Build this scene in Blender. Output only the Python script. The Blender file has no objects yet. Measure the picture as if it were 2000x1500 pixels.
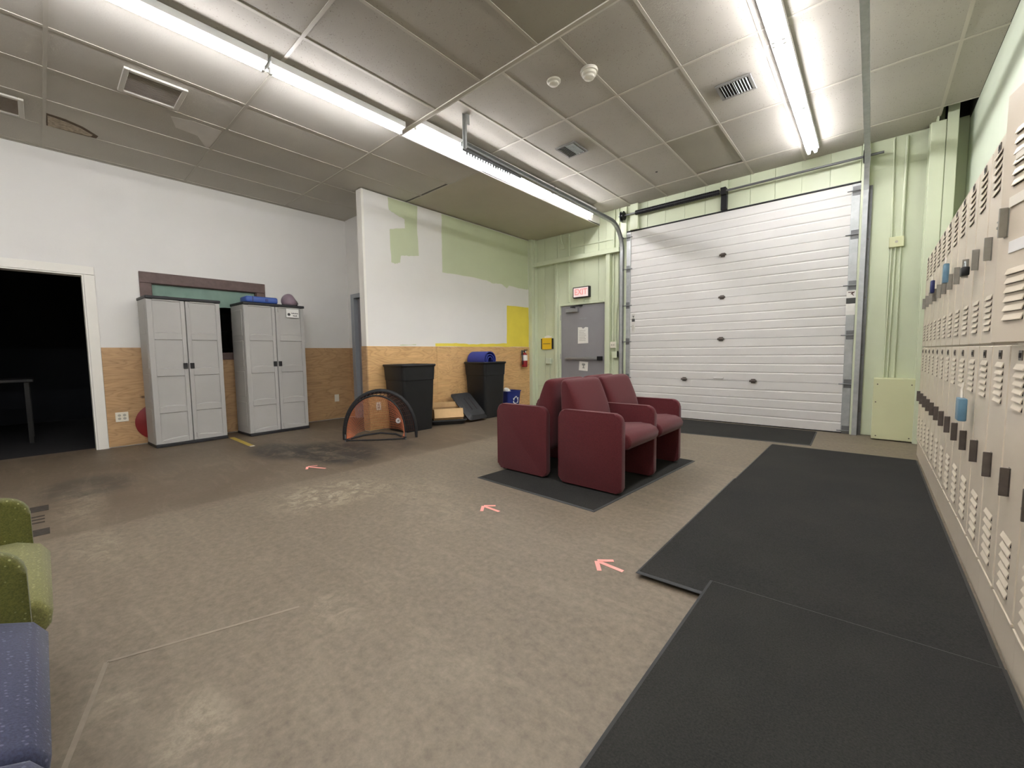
import bpy, bmesh, math, random
from mathutils import Vector, Matrix
random.seed(7)
C = bpy.context.scene.collection
PI = math.pi
# ------------------------------------------------------------------ camera, world, exposure
S = bpy.context.scene
cd = bpy.data.cameras.new('camera'); cam = bpy.data.objects.new('camera', cd); C.objects.link(cam)
cd.sensor_width = 36.0; cd.lens = 801.9 * 36 / 2000; cd.clip_start = 0.02; cd.clip_end = 60
_r = Vector((0.75341577, 0.65743959, -0.01174521)); _u = Vector((-0.03999996, 0.06365387, 0.99717009)); _f = Vector((-0.65632672, 0.75081380, -0.07425538))
cam.matrix_world = Matrix(((_r.x, _u.x, -_f.x, 0), (_r.y, _u.y, -_f.y, 0), (_r.z, _u.z, -_f.z, 1.07), (0, 0, 0, 1)))
S.camera = cam
w = bpy.data.worlds.new('world'); S.world = w; w.use_nodes = True
w.node_tree.nodes['Background'].inputs[0].default_value = (0.02, 0.02, 0.022, 1); w.node_tree.nodes['Background'].inputs[1].default_value = 0.3
S.view_settings.view_transform = 'Standard'; S.view_settings.look = 'None'; S.view_settings.gamma = 1; S.view_settings.use_curve_mapping = False
S.view_settings.exposure = 1.48
TUBE = 28.0            # radiance of the fluorescent tubes
S.cycles.max_bounces = 10; S.cycles.diffuse_bounces = 7
S.cycles.use_denoising = True

# ------------------------------------------------------------------ room dimensions (metres)
XW, XP, YD, ZC, ZR, XL, XR, XF, YE, YF = -6.783, -5.261, 6.709, 3.326, 3.528, 0.378, 0.70, -3.741, 2.573, -4.2
ZT = 3.95              # underside of the roof above the hung ceiling
PLY = 1.194            # top of the plywood wainscot

# ------------------------------------------------------------------ materials
def lin(c):
    return tuple(((v / 255) / 12.92 if v / 255 <= 0.04045 else ((v / 255 + 0.055) / 1.055) ** 2.4) for v in c) + (1.0,)
class NT:
    def __init__(s, name):
        s.m = bpy.data.materials.new(name); s.m.use_nodes = True; s.t = s.m.node_tree; s.b = s.t.nodes['Principled BSDF']
    def n(s, typ, **kw):
        d = s.t.nodes.new(typ)
        for k, v in kw.items():
            if k in d.inputs: d.inputs[k].default_value = v
            else: setattr(d, k, v)
        return d
    def l(s, a, b): s.t.links.new(a, b)
    def pos(s, scale=(1, 1, 1), obj=False):
        m = s.n('ShaderNodeMapping'); m.inputs['Scale'].default_value = scale
        if obj: s.l(s.n('ShaderNodeTexCoord').outputs['Object'], m.inputs['Vector'])
        else: s.l(s.n('ShaderNodeNewGeometry').outputs['Position'], m.inputs['Vector'])
        return m.outputs['Vector']
    def noise(s, vec, scale, detail=4, rough=0.55, dist=0):
        d = s.n('ShaderNodeTexNoise', Scale=scale, Detail=detail, Roughness=rough, Distortion=dist); s.l(vec, d.inputs['Vector']); return d.outputs[0]
    def ramp(s, fac, stops):
        d = s.n('ShaderNodeValToRGB'); e = d.color_ramp.elements
        while len(e) < len(stops): e.new(0.5)
        for i, (p, c) in enumerate(stops): e[i].position = p; e[i].color = c if len(c) == 4 else tuple(c) + (1,)
        s.l(fac, d.inputs[0]); return d.outputs[0]
    def mix(s, fac, a, b, mode='MIX'):
        d = s.n('ShaderNodeMix', data_type='RGBA', blend_type=mode)
        for k, v in ((0, fac), (6, a), (7, b)):
            if isinstance(v, (int, float, tuple)): d.inputs[k].default_value = v
            else: s.l(v, d.inputs[k])
        return d.outputs[2]
    def math(s, op, a, b=None):
        d = s.n('ShaderNodeMath', operation=op)
        for k, v in ((0, a), (1, b)):
            if v is None: continue
            if isinstance(v, (int, float)): d.inputs[k].default_value = v
            else: s.l(v, d.inputs[k])
        return d.outputs[0]
    def bump(s, h, strength, dist=0.01):
        d = s.n('ShaderNodeBump', Strength=strength, Distance=dist); s.l(h, d.inputs['Height']); s.l(d.outputs[0], s.b.inputs['Normal'])
    def col(s, v):
        if isinstance(v, tuple): s.b.inputs['Base Color'].default_value = v
        else: s.l(v, s.b.inputs['Base Color'])
def simple(name, c, rough=0.5, metal=0.0, spec=0.4, var=0.0, vs=4.0, bump=0.0, bs=80.0, obj=False):
    t = NT(name); t.b.inputs['Roughness'].default_value = rough; t.b.inputs['Metallic'].default_value = metal
    t.b.inputs['Specular IOR Level'].default_value = spec
    base = lin(c)
    v = t.pos(obj=obj)
    if var:
        dark = tuple(x * (1 - var) for x in base[:3]) + (1,); lite = tuple(min(1, x * (1 + var)) for x in base[:3]) + (1,)
        t.col(t.ramp(t.noise(v, vs, 5, 0.6), [(0.3, dark), (0.7, lite)]))
    else: t.col(base)
    if bump: t.bump(t.noise(v, bs, 3), bump, 0.004)
    return t.m
def emit(name, c, strength, base=0.8):
    t = NT(name); t.col((base, base, base, 1)); t.b.inputs['Emission Color'].default_value = c; t.b.inputs['Emission Strength'].default_value = strength
    return t.m
MT = {}
MT['white_paint'] = simple('white_paint', (222, 220, 215), 0.55, var=0.025, vs=1.2, bump=0.15, bs=60)
MT['white_trim'] = simple('white_trim', (230, 227, 218), 0.4, var=0.02)
MT['green_paint'] = simple('green_paint', (203, 210, 182), 0.42, var=0.035, vs=1.5, bump=0.08, bs=40)
MT['green_old'] = simple('green_old_paint', (192, 200, 166), 0.5, var=0.03, vs=2)
MT['green_pale'] = simple('green_pale_paint', (200, 209, 188), 0.5, var=0.03, vs=1.5)
MT['green_box'] = simple('green_cream_paint', (207, 209, 168), 0.45, var=0.03, vs=2)
MT['yellow_paint'] = simple('yellow_paint', (226, 208, 78), 0.45, var=0.05, vs=3)
MT['mat_edge'] = simple('rubber_edge', (50, 51, 50), 0.5, var=0.1, vs=8)
MT['door_white'] = simple('door_white', (212, 210, 206), 0.42, var=0.03, vs=2.5)
MT['galv'] = simple('galvanised_steel', (172, 175, 174), 0.42, metal=0.5, var=0.12, vs=14)
MT['galv_dull'] = simple('dull_steel', (116, 117, 117), 0.45, metal=0.6, var=0.15, vs=10)
MT['dark_steel'] = simple('dark_oiled_steel', (42, 42, 44), 0.4, metal=0.5, var=0.2, vs=20)
MT['black_rubber'] = simple('black_rubber', (26, 26, 27), 0.6)
MT['grey_door'] = simple('grey_door_paint', (140, 138, 141), 0.42, var=0.05, vs=3)
MT['grey_frame'] = simple('grey_frame_paint', (150, 154, 158), 0.45, var=0.03)
MT['alu'] = simple('brushed_aluminium', (165, 165, 166), 0.38, metal=0.7)
MT['brown_wood'] = simple('brown_stained_wood', (96, 76, 70), 0.5, var=0.2, vs=14)
MT['teal_cloth'] = simple('teal_cloth', (170, 200, 184), 0.85, var=0.06, vs=6)
MT['dark_room'] = simple('unlit_room_shade', (26, 28, 34), 0.8)  # near-black colour stands in for the far room's lack of light
MT['shade_dark_carpet'] = simple('shade_dark_carpet', (34, 33, 33), 0.95, var=0.15, vs=30)  # assumed carpet, its colour darkened to hold the far floor's shade
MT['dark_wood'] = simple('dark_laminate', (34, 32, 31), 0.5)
MT['plenum'] = simple('roof_deck', (30, 29, 28), 0.9)
MT['cabinet'] = simple('grey_resin', (170, 168, 163), 0.5, var=0.02, vs=3, bump=0.05, bs=200)
MT['black_resin'] = simple('black_resin', (38, 38, 40), 0.5, var=0.08, vs=8)
MT['black_plastic'] = simple('black_plastic', (28, 29, 30), 0.42, var=0.12, vs=6, bump=0.06, bs=120)
MT['lid_plastic'] = simple('black_lid_plastic', (46, 47, 48), 0.45, var=0.1, vs=8)
MT['blue_plastic'] = simple('blue_plastic', (34, 48, 120), 0.4, var=0.06)
MT['blue_box'] = simple('blue_box_plastic', (58, 86, 158), 0.35, var=0.05)
MT['blue_foam'] = simple('blue_foam', (48, 58, 134), 0.6, var=0.08, vs=10)
MT['purple'] = simple('mauve_rubber', (136, 118, 128), 0.3, var=0.08, vs=10)
MT['grey_rubber'] = simple('grey_rubber', (128, 126, 116), 0.4)
MT['red_paint'] = simple('red_paint', (140, 30, 34), 0.3)
MT['red_plastic'] = simple('red_plastic', (124, 26, 26), 0.45, var=0.08)
MT['paper'] = simple('paper', (232, 230, 224), 0.7, var=0.03, vs=20)
MT['ink'] = simple('ink', (70, 70, 68), 0.7)
MT['ink_grey'] = simple('grey_ink', (150, 150, 146), 0.7)
MT['label_print'] = simple('faded_label_print', (182, 179, 170), 0.6)
MT['label_stock'] = simple('label_stock', (204, 202, 194), 0.5)
MT['white_ink'] = simple('white_ink', (228, 230, 234), 0.5)
MT['plate'] = simple('ivory_plate', (226, 220, 204), 0.4)
MT['plate_slot'] = simple('outlet_slot', (172, 168, 156), 0.5)
MT['cardboard'] = simple('cardboard', (204, 170, 122), 0.8, var=0.06, vs=12)
MT['cardboard_in'] = simple('cardboard_inside', (170, 140, 100), 0.85, var=0.08, vs=12)
MT['pink_tape'] = simple('pink_tape', (240, 160, 150), 0.55, var=0.04, vs=20)
MT['yellow_tape'] = simple('yellow_tape', (176, 152, 66), 0.5, var=0.15, vs=20)
MT['yellow_card'] = simple('yellow_card', (226, 186, 40), 0.45)
MT['locker'] = simple('tan_locker_enamel', (204, 192, 171), 0.33, spec=0.5, var=0.03, vs=3)
MT['locker_lit'] = simple('tan_enamel_lit', (212, 200, 178), 0.35, spec=0.5)  # lighter copy of the locker enamel: light on louvers and sill painted in
MT['slot'] = simple('dark_slot', (38, 32, 32), 0.8)
MT['steel'] = simple('locker_latch_steel', (150, 147, 138), 0.35, metal=0.7, var=0.1, vs=30)
MT['steel_dark'] = simple('dark_latch_steel', (104, 96, 90), 0.4, metal=0.6, var=0.15, vs=30)
MT['brass_dark'] = simple('number_plate_metal', (96, 88, 78), 0.4, metal=0.4)
MT['pale_blue'] = simple('pale_blue_plastic', (98, 134, 154), 0.3, var=0.1, vs=30)
MT['navy'] = simple('navy_plastic', (38, 46, 92), 0.35)
MT['ceil_white'] = simple('ceiling_white_metal', (206, 202, 192), 0.5, var=0.03)
MT['vent_grey'] = simple('grey_register_metal', (124, 122, 118), 0.5, var=0.06)
MT['vent_white'] = simple('vent_filter', (160, 152, 142), 0.6, var=0.06, vs=10)
MT['fixture'] = simple('white_enamel', (228, 228, 226), 0.35)
MT['det_white'] = simple('detector_white', (224, 220, 208), 0.4)
MT['drywall'] = simple('drywall_ceiling', (186, 180, 162), 0.8, var=0.05, vs=1.5)
MT['fascia'] = simple('fascia_paint', (222, 220, 212), 0.55, var=0.02)
MT['grid'] = simple('ceiling_grid_enamel', (184, 179, 166), 0.45, var=0.03)
MT['stain_brown'] = simple('stained_fibre', (176, 162, 142), 0.9, var=0.35, vs=28, bump=0.6, bs=60)
MT['stain_edge'] = simple('torn_fibre_edge', (98, 84, 68), 0.9, var=0.2, vs=30)
MT['peel'] = simple('peeled_paint', (214, 210, 202), 0.7, var=0.04, vs=10)
MT['chalk'] = simple('faded_floor_line', (136, 126, 110), 0.6, var=0.15, vs=12)
MT['tube_two'] = emit('fluorescent_twin_tube', (1.0, 0.985, 1.03, 1), TUBE * 0.66)
MT['tube'] = emit('fluorescent_tube', (1.0, 0.985, 1.03, 1), TUBE)
MT['exit_face'] = emit('lit_exit_face', (1.0, 0.80, 0.74, 1), 0.30, 0.08)
MT['exit_red'] = emit('lit_exit_letters', (1.0, 0.34, 0.31, 1), 0.30, 0.08)

def concrete():
    t = NT('polished_concrete'); v = t.pos()
    big = t.noise(v, 0.55, 6, 0.6, 0.4); mid = t.noise(v, 2.6, 9, 0.72, 0.8); fine = t.noise(v, 30, 6, 0.75)
    c = t.ramp(big, [(0.30, lin((94, 82, 63))), (0.52, lin((107, 95, 76))), (0.72, lin((119, 106, 87)))])
    c = t.mix(0.6, c, t.ramp(mid, [(0.28, lin((94, 82, 65))), (0.52, lin((111, 99, 81))), (0.75, lin((128, 116, 98)))]))
    c = t.mix(0.42, c, t.ramp(fine, [(0.3, lin((70, 59, 46))), (0.7, lin((146, 134, 115)))]))
    def spot(x, y, rx, ry, edge=0.35):
        m = t.n('ShaderNodeMapping'); m.inputs['Location'].default_value = (-x / rx, -y / ry, 0); m.inputs['Scale'].default_value = (1 / rx, 1 / ry, 0)
        t.l(t.n('ShaderNodeNewGeometry').outputs['Position'], m.inputs['Vector'])
        ln = t.n('ShaderNodeVectorMath', operation='LENGTH'); t.l(m.outputs[0], ln.inputs[0])
        return t.ramp(ln.outputs['Value'], [(1 - edge, (1, 1, 1)), (1.0, (0, 0, 0))])
    # the strip along the left wall keeps an old brown sealer, ending at a straight line
    sx_ = t.n('ShaderNodeSeparateXYZ'); t.l(t.n('ShaderNodeNewGeometry').outputs['Position'], sx_.inputs[0])
    d = t.math('ADD', sx_.outputs[0], t.math('MULTIPLY', t.noise(v, 9, 5, 0.7), 0.07))
    seal = t.ramp(t.math('MULTIPLY', t.math('ADD', d, 3.56), -8.0), [(0.0, (0, 0, 0)), (0.5, (1, 1, 1))])
    c = t.mix(t.math('MULTIPLY', seal, t.ramp(t.noise(v, 1.1, 4), [(0.35, (0.35,) * 3), (0.65, (0.8,) * 3)])), c, lin((86, 71, 53)))
    dk = t.ramp(t.noise(v, 6.5, 9, 0.8, 0.8), [(0.38, (0, 0, 0)), (0.50, (1, 1, 1))])
    for sx, sy, rx, ry, k in ((-5.0, 1.72, 0.6, 0.32, 0.9), (-4.45, 2.1, 0.8, 0.46, 1.0), (-4.35, 2.65, 0.5, 0.4, 0.5), (-4.9, 0.2, 0.5, 0.35, 0.5)):
        f = t.math('MULTIPLY', t.math('MULTIPLY', spot(sx, sy, rx, ry, 0.35), dk), k)
        c = t.mix(f, c, lin((42, 37, 31)))
    streak = t.noise(t.pos((1.0, 5.0, 1)), 1.3, 7, 0.7, 1.0)
    lim = t.ramp(t.noise(v, 8.5, 10, 0.82, 1.4), [(0.47, (0, 0, 0)), (0.62, (1, 1, 1))])
    soft = t.math('MULTIPLY', t.ramp(t.noise(v, 4.2, 8, 0.75, 1.0), [(0.42, (0, 0, 0)), (0.58, (1, 1, 1))]), t.ramp(t.noise(v, 45, 5, 0.8), [(0.38, (.3, .3, .3)), (0.58, (1, 1, 1))]))
    for sx, sy, rx, ry, k, mm in ((-3.12, 1.42, 0.40, 0.52, 0.95, lim), (-2.8, 1.9, 0.42, 0.5, 0.35, lim), (-2.2, 1.7, 0.6, 0.6, 0.22, lim), (-1.40, 0.22, 0.30, 0.13, 0.45, soft), (-1.7, 0.09, 0.2, 0.09, 0.45, soft), (-4.3, 0.12, 0.7, 0.18, 0.45, soft), (-3.3, 0.15, 0.5, 0.15, 0.4, lim), (-1.68, 0.74, 0.2, 0.14, 0.35, lim), (-1.0, .75, .6, .4, .12, soft)):
        f = t.math('MULTIPLY', t.math('MULTIPLY', spot(sx, sy, rx, ry, 0.6), mm), k)
        c = t.mix(f, c, lin((168, 156, 133)))
    c = t.mix(t.math('MULTIPLY', t.ramp(streak, [(0.52, (0, 0, 0)), (0.62, (1, 1, 1))]), 0.14), c, lin((150, 138, 117)))
    t.col(c)
    r = t.ramp(mid, [(0.3, (0.54,) * 3), (0.7, (0.62,) * 3)]); t.l(r, t.b.inputs['Roughness'])
    t.b.inputs['Specular IOR Level'].default_value = 0.6
    t.bump(t.noise(v, 40, 4), 0.05, 0.003)
    return t.m
def plywood(name, a, b, sc=(1, 1, 1)):
    t = NT(name); v = t.pos((1.1, 1.1, 8.0)); vv = t.pos()
    g = t.noise(t.pos((.8, .8, 3.6)), 1.4, 2, 0.5, 1.3); g2 = t.noise(t.pos((3, 3, 60)), 2.0, 4, 0.6, 0.5)
    rings = t.math('FRACT', t.math('MULTIPLY', g, 11.0))
    c = t.ramp(rings, [(0.0, lin(b)), (0.3, lin(a)), (0.7, lin(a)), (1.0, lin(tuple(int((x + y) / 2) for x, y in zip(a, b))))])
    c = t.mix(0.4, c, t.ramp(g, [(0.35, lin(tuple(int(x * 0.86) for x in a))), (0.65, lin(tuple(min(255, int(x * 1.06)) for x in a)))]))
    c = t.mix(0.38, c, t.ramp(g2, [(0.3, lin(b)), (0.7, lin(a))]))
    kn = t.n('ShaderNodeTexVoronoi', Scale=1.5); t.l(t.pos((1, 1, 1.3)), kn.inputs['Vector'])
    c = t.mix(t.ramp(kn.outputs['Distance'], [(0.025, (0.85,) * 3), (0.05, (0, 0, 0))]), c, lin((74, 50, 30)))
    t.col(c); t.b.inputs['Roughness'].default_value = 0.5; t.bump(g2, 0.1, 0.003)
    return t.m
def tile_mat(name, base, speck):
    t = NT(name); v = t.pos()
    c = t.ramp(t.noise(v, 1.1, 4), [(0.3, lin(tuple(int(x * 0.95) for x in base))), (0.7, lin(base))])
    vo = t.n('ShaderNodeTexVoronoi', Scale=70.0); t.l(t.pos((1, 0.7, 1)), vo.inputs['Vector'])
    msk = t.math('MULTIPLY', t.ramp(vo.outputs['Distance'], [(0.16, (1, 1, 1)), (0.26, (0, 0, 0))]), t.ramp(t.noise(v, 22, 3), [(0.45, (0, 0, 0)), (0.6, (1, 1, 1))]))
    t.col(t.mix(t.math('MULTIPLY', msk, speck), c, lin((92, 84, 72))))
    t.b.inputs['Roughness'].default_value = 0.9; t.bump(t.noise(v, 90, 3), 0.25, 0.004)
    return t.m
def fabric(name, base, dot=None, dark=0.8):
    t = NT(name); v = t.pos(obj=True)
    wv = t.noise(v, 260, 2, 0.6)
    d = tuple(int(x * dark) for x in base)
    c = t.ramp(wv, [(0.35, lin(d)), (0.65, lin(base))])
    if dot:
        vo = t.n('ShaderNodeTexVoronoi', Scale=84.0, Randomness=0.5); t.l(v, vo.inputs['Vector'])
        c = t.mix(t.ramp(vo.outputs['Distance'], [(0.16, (0.7,) * 3), (0.27, (0, 0, 0))]), c, lin(dot))
    t.col(c); t.b.inputs['Roughness'].default_value = 0.85; t.b.inputs['Specular IOR Level'].default_value = 0.25
    t.b.inputs['Sheen Weight'].default_value = 0.15; t.bump(wv, 0.3, 0.002)
    return t.m
def carpet():
    t = NT('charcoal_carpet'); v = t.pos()
    c = t.ramp(t.noise(v, 160, 4, 0.7), [(0.3, lin((32, 32, 31))), (0.72, lin((59, 58, 54)))])
    c = t.mix(0.3, c, t.ramp(t.noise(v, 2.2, 5), [(0.35, lin((37, 37, 37))), (0.7, lin((57, 55, 51)))]))
    t.col(c); t.b.inputs['Roughness'].default_value = 0.95; t.b.inputs['Specular IOR Level'].default_value = 0.15
    t.bump(t.noise(v, 300, 2), 0.5, 0.003)
    return t.m
MT['dirt'] = simple('dark_floor_dirt', (56, 51, 44), 0.8, var=0.3, vs=40)
MT['concrete'] = concrete()
MT['ply_warm'] = plywood('plywood_warm', (222, 182, 126), (160, 116, 68))
MT['ply_brown'] = plywood('plywood_brown', (194, 158, 114), (132, 96, 60))
MT['tile'] = tile_mat('acoustic_tile', (176, 171, 160), 0.55)
MT['tile_plain'] = tile_mat('acoustic_tile_plain', (198, 194, 184), 0.12)
MT['tile_grey'] = tile_mat('acoustic_tile_grey', (160, 155, 141), 0.25)
MT['maroon'] = fabric('maroon_fabric', (95, 34, 39))
MT['green_fab'] = fabric('green_dotted_fabric', (88, 88, 36), (150, 150, 104))
MT['green_lite'] = fabric('green_seat_fabric', (120, 118, 68), (150, 150, 104))
MT['blue_fab'] = fabric('blue_dotted_fabric', (58, 61, 84), (98, 100, 122))
MT['carpet'] = carpet()
MT['net'] = simple('orange_net_cord', (208, 126, 88), 0.6)
MT['net_dark'] = simple('dark_net_cord', (66, 36, 28), 0.7)
def glass(name):
    t = NT(name); t.b.inputs['Transmission Weight'].default_value = 1.0; t.b.inputs['Roughness'].default_value = 0.02; t.b.inputs['IOR'].default_value = 1.05
    t.col((0.95, 0.98, 0.97, 1)); return t.m
MT['glass'] = glass('window_glass')

# ------------------------------------------------------------------ mesh helpers
class MB:
    def __init__(s): s.bm = bmesh.new()
    def box(s, x0, x1, y0, y1, z0, z1, bev=0.0, seg=2, M=None):
        r = bmesh.ops.create_cube(s.bm, size=1.0); vs = r['verts']
        for v in vs: v.co = Vector((x0 + (v.co.x + .5) * (x1 - x0), y0 + (v.co.y + .5) * (y1 - y0), z0 + (v.co.z + .5) * (z1 - z0)))
        if bev > 0:
            es = list({e for v in vs for e in v.link_edges})
            g = bmesh.ops.bevel(s.bm, geom=es, offset=bev, segments=seg, profile=0.5, affect='EDGES'); vs = list({v for f in g['faces'] for v in f.verts} | {v for v in vs if v.is_valid})
        if M is not None:
            for v in vs: v.co = M @ v.co
        return s
    def cyl(s, a, b, r, seg=12, r2=None, caps=True):
        a, b = Vector(a), Vector(b); r2 = r if r2 is None else r2
        d = (b - a).normalized(); p = d.orthogonal().normalized(); q = d.cross(p)
        A = [s.bm.verts.new(a + r * (math.cos(t) * p + math.sin(t) * q)) for t in [2 * PI * i / seg for i in range(seg)]]
        B = [s.bm.verts.new(b + r2 * (math.cos(t) * p + math.sin(t) * q)) for t in [2 * PI * i / seg for i in range(seg)]]
        for i in range(seg): s.bm.faces.new((A[i], A[(i + 1) % seg], B[(i + 1) % seg], B[i]))
        if caps: s.bm.faces.new(A[::-1]); s.bm.faces.new(B)
        return s
    def tube(s, pts, r, seg=8, closed=False, caps=True):
        pts = [Vector(p) for p in pts]; n = len(pts); rings = []
        prev = None
        for i, p in enumerate(pts):
            if closed: d = pts[(i + 1) % n] - pts[i - 1]
            else: d = pts[min(i + 1, n - 1)] - pts[max(i - 1, 0)]
            d.normalize()
            if prev is None: a = d.orthogonal().normalized()
            else: a = (prev - prev.dot(d) * d); a = a.normalized() if a.length > 1e-6 else d.orthogonal().normalized()
            prev = a; b = d.cross(a)
            rr = r[i] if isinstance(r, (list, tuple)) else r
            rings.append([s.bm.verts.new(p + rr * (math.cos(2 * PI * k / seg) * a + math.sin(2 * PI * k / seg) * b)) for k in range(seg)])
        for i in range(n if closed else n - 1):
            A, B = rings[i], rings[(i + 1) % n]
            for k in range(seg): s.bm.faces.new((A[k], A[(k + 1) % seg], B[(k + 1) % seg], B[k]))
        if caps and not closed: s.bm.faces.new(rings[0][::-1]); s.bm.faces.new(rings[-1])
        return s
    def lathe(s, prof, c=(0, 0, 0), seg=20, axis='Z', M=None):
        c = Vector(c); rings = []
        for r, h in prof:
            ring = []
            for k in range(seg):
                t = 2 * PI * k / seg; x, y = r * math.cos(t), r * math.sin(t)
                p = Vector((x, y, h)) if axis == 'Z' else (Vector((h, x, y)) if axis == 'X' else Vector((x, h, y)))
                p = p + c
                if M is not None: p = M @ p
                ring.append(s.bm.verts.new(p))
            rings.append(ring)
        for A, B in zip(rings, rings[1:]):
            for k in range(seg): s.bm.faces.new((A[k], A[(k + 1) % seg], B[(k + 1) % seg], B[k]))
        s.bm.faces.new(rings[0][::-1]); s.bm.faces.new(rings[-1]); return s
    def prism(s, poly, h0, h1, axis='Z', bev=0.0, seg=2):
        # poly: 2D points; axis Z -> (x,y), X -> (y,z), Y -> (x,z)
        def P(a, b, h): return (a, b, h) if axis == 'Z' else ((h, a, b) if axis == 'X' else (a, h, b))
        A = [s.bm.verts.new(P(a, b, h0)) for a, b in poly]; B = [s.bm.verts.new(P(a, b, h1)) for a, b in poly]
        n = len(poly); fs = [s.bm.faces.new(A), s.bm.faces.new(B)]
        for i in range(n): fs.append(s.bm.faces.new((A[i], A[(i + 1) % n], B[(i + 1) % n], B[i])))
        if bev > 0:
            es = list(set(fs[0].edges) | set(fs[1].edges))
            bmesh.ops.bevel(s.bm, geom=es, offset=bev, segments=seg, profile=0.5, affect='EDGES')
        return s
    def quad(s, *p):
        s.bm.faces.new([s.bm.verts.new(q) for q in p]); return s
    def xf(s, M):
        for v in s.bm.verts: v.co = M @ v.co
        return s
    def mesh(s, name, smooth=False):
        bmesh.ops.recalc_face_normals(s.bm, faces=s.bm.faces[:])
        me = bpy.data.meshes.new(name); s.bm.to_mesh(me); s.bm.free()
        if smooth:
            me.shade_smooth()
            try: me.set_sharp_from_angle(angle=math.radians(38))
            except Exception: pass
        return me
def link(name, me, mat=None, parent=None, loc=None, rot=None):
    o = bpy.data.objects.new(name, me); C.objects.link(o)
    if mat and me and not me.materials: me.materials.append(MT[mat])
    if parent: o.parent = parent
    if loc is not None: o.location = loc
    if rot is not None: o.rotation_euler = rot
    return o
def put(name, mb, mat, parent=None, smooth=False, loc=None, rot=None, kind=None):
    o = link(name, mb.mesh(name, smooth), mat, parent, loc, rot)
    if kind: o['kind'] = kind
    return o
def tag(o, label, cat, group=None):
    o['label'] = label; o['category'] = cat
    if group: o['group'] = group
    return o
def thing(name, label, cat, loc=(0, 0, 0), rz=0, group=None):
    o = bpy.data.objects.new(name, None); C.objects.link(o); o.empty_display_size = 0.1
    o.location = loc; o.rotation_euler = (0, 0, rz)
    return tag(o, label, cat, group)
def struct(name, mb, mat, parent=None, smooth=False):
    o = put(name, mb, mat, parent, smooth)
    if parent is None: o['kind'] = 'structure'
    return o
def holes(u0, u1, v0, v1, hs):
    """rectangles (ua,ub,va,vb) left of u0..u1 x v0..v1 after cutting the holes"""
    us = sorted({u0, u1} | {min(max(h[i], u0), u1) for h in hs for i in (0, 1)}); out = []
    for a, b in zip(us, us[1:]):
        cuts = sorted([(max(h[2], v0), min(h[3], v1)) for h in hs if h[0] < (a + b) / 2 < h[1]]); z = v0
        for c, d in cuts:
            if c > z + 1e-5: out.append((a, b, z, c))
            z = max(z, d)
        if z < v1 - 1e-5: out.append((a, b, z, v1))
    return out
def text(name, s, size, mat, parent, M, depth=0.001, bold=0.0):
    cu = bpy.data.curves.new(name, 'FONT'); cu.body = s; cu.size = size; cu.extrude = depth; cu.align_x = 'CENTER'; cu.align_y = 'CENTER'; cu.offset = bold; cu.resolution_u = 3
    o = bpy.data.objects.new(name + '_tmp', cu); C.objects.link(o)
    me = bpy.data.meshes.new_from_object(o.evaluated_get(bpy.context.evaluated_depsgraph_get())); bpy.data.objects.remove(o); bpy.data.curves.remove(cu)
    me.transform(M); me.materials.clear(); return link(name, me, mat, parent)

# ================================================================== FLOOR
fl = struct('floor', MB().box(XW - 0.16, 1.2, YF - .1, 9.0, -0.12, 0), 'concrete')
for k, pts in enumerate([[(-2.62, 0.36), (-2.585, 0.335), (-1.44, 0.875), (-1.46, 0.90)]]): pass
def strip(a, b, wd):
    a, b = Vector((*a, 0)), Vector((*b, 0)); n = (b - a).normalized().cross(Vector((0, 0, 1))) * wd / 2
    return MB().prism([((a + n).x, (a + n).y), ((b + n).x, (b + n).y), ((b - n).x, (b - n).y), ((a - n).x, (a - n).y)], 0.0003, 0.0012)
struct('worn_floor_line', strip((-1.99, 0.085), (-1.80, 0.66), 0.013), 'chalk', fl)
struct('worn_floor_line', strip((-1.99, 0.085), (-1.50, -0.04), 0.014), 'chalk', fl)

# ================================================================== WALLS
DW = (-0.62, 0.375, 0.0, 2.02)        # dark doorway in the left wall (y0,y1,z0,z1)
WN = (0.955, 2.125, 1.115, 1.998)     # window in the left wall
YA = 3.52                              # alcove wall
mb = MB()
for a, b, c, d in holes(YF, YA + .1, 0, ZT, [DW, WN]): mb.box(XW - 0.14, XW, a, b, c, d)
wl = struct('wall_left', mb, 'white_paint')
for i, (a, b) in enumerate([(0.47, 1.30), (1.303, 2.52), (2.523, YA)]):
    mb = MB()
    for q in holes(a, b, 0.012, PLY, [(0.84, 2.245, 1.03, 2.2)]): mb.box(XW + 0.0005, XW + 0.013, *q)
    struct('plywood_panel', mb, 'ply_brown', wl)
mb = MB()
for q in holes(YF, DW[0] - .1, 0.012, PLY, []): mb.box(XW + 0.0005, XW + 0.013, *q)
struct('plywood_panel', mb, 'ply_brown', wl)
# alcove wall with its grey door
AX0 = -6.60
mb = MB()
for a, b, c, d in holes(XW, XP - .1, 0, ZT, [(AX0, AX0 + 0.96, 0, 2.06)]): mb.box(a, b, YA, YA + .12, c, d)
wa = struct('wall_alcove', mb, 'white_paint')
struct('plywood_panel', MB().box(XW + .014, AX0 - 0.075, YA - .012, YA - .0005, 0.012, PLY), 'ply_brown', wa)
d3 = struct('door_3', MB().box(AX0 + .045, AX0 + 0.915, YA + .05, YA + .09, 0.008, 2.015, .003), 'grey_door')
mb = MB(); mb.box(AX0 - 0.06, AX0 + .045, YA - .02, YA + .10, 0, 2.09, .004); mb.box(AX0 + .915, AX0 + 0.99, YA - .02, YA + .10, 0, 2.09, .004); mb.box(AX0 + .045, AX0 + .915, YA - .02, YA + .10, 2.02, 2.09, .004)
struct('door_frame', mb, 'grey_frame', d3)
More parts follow.
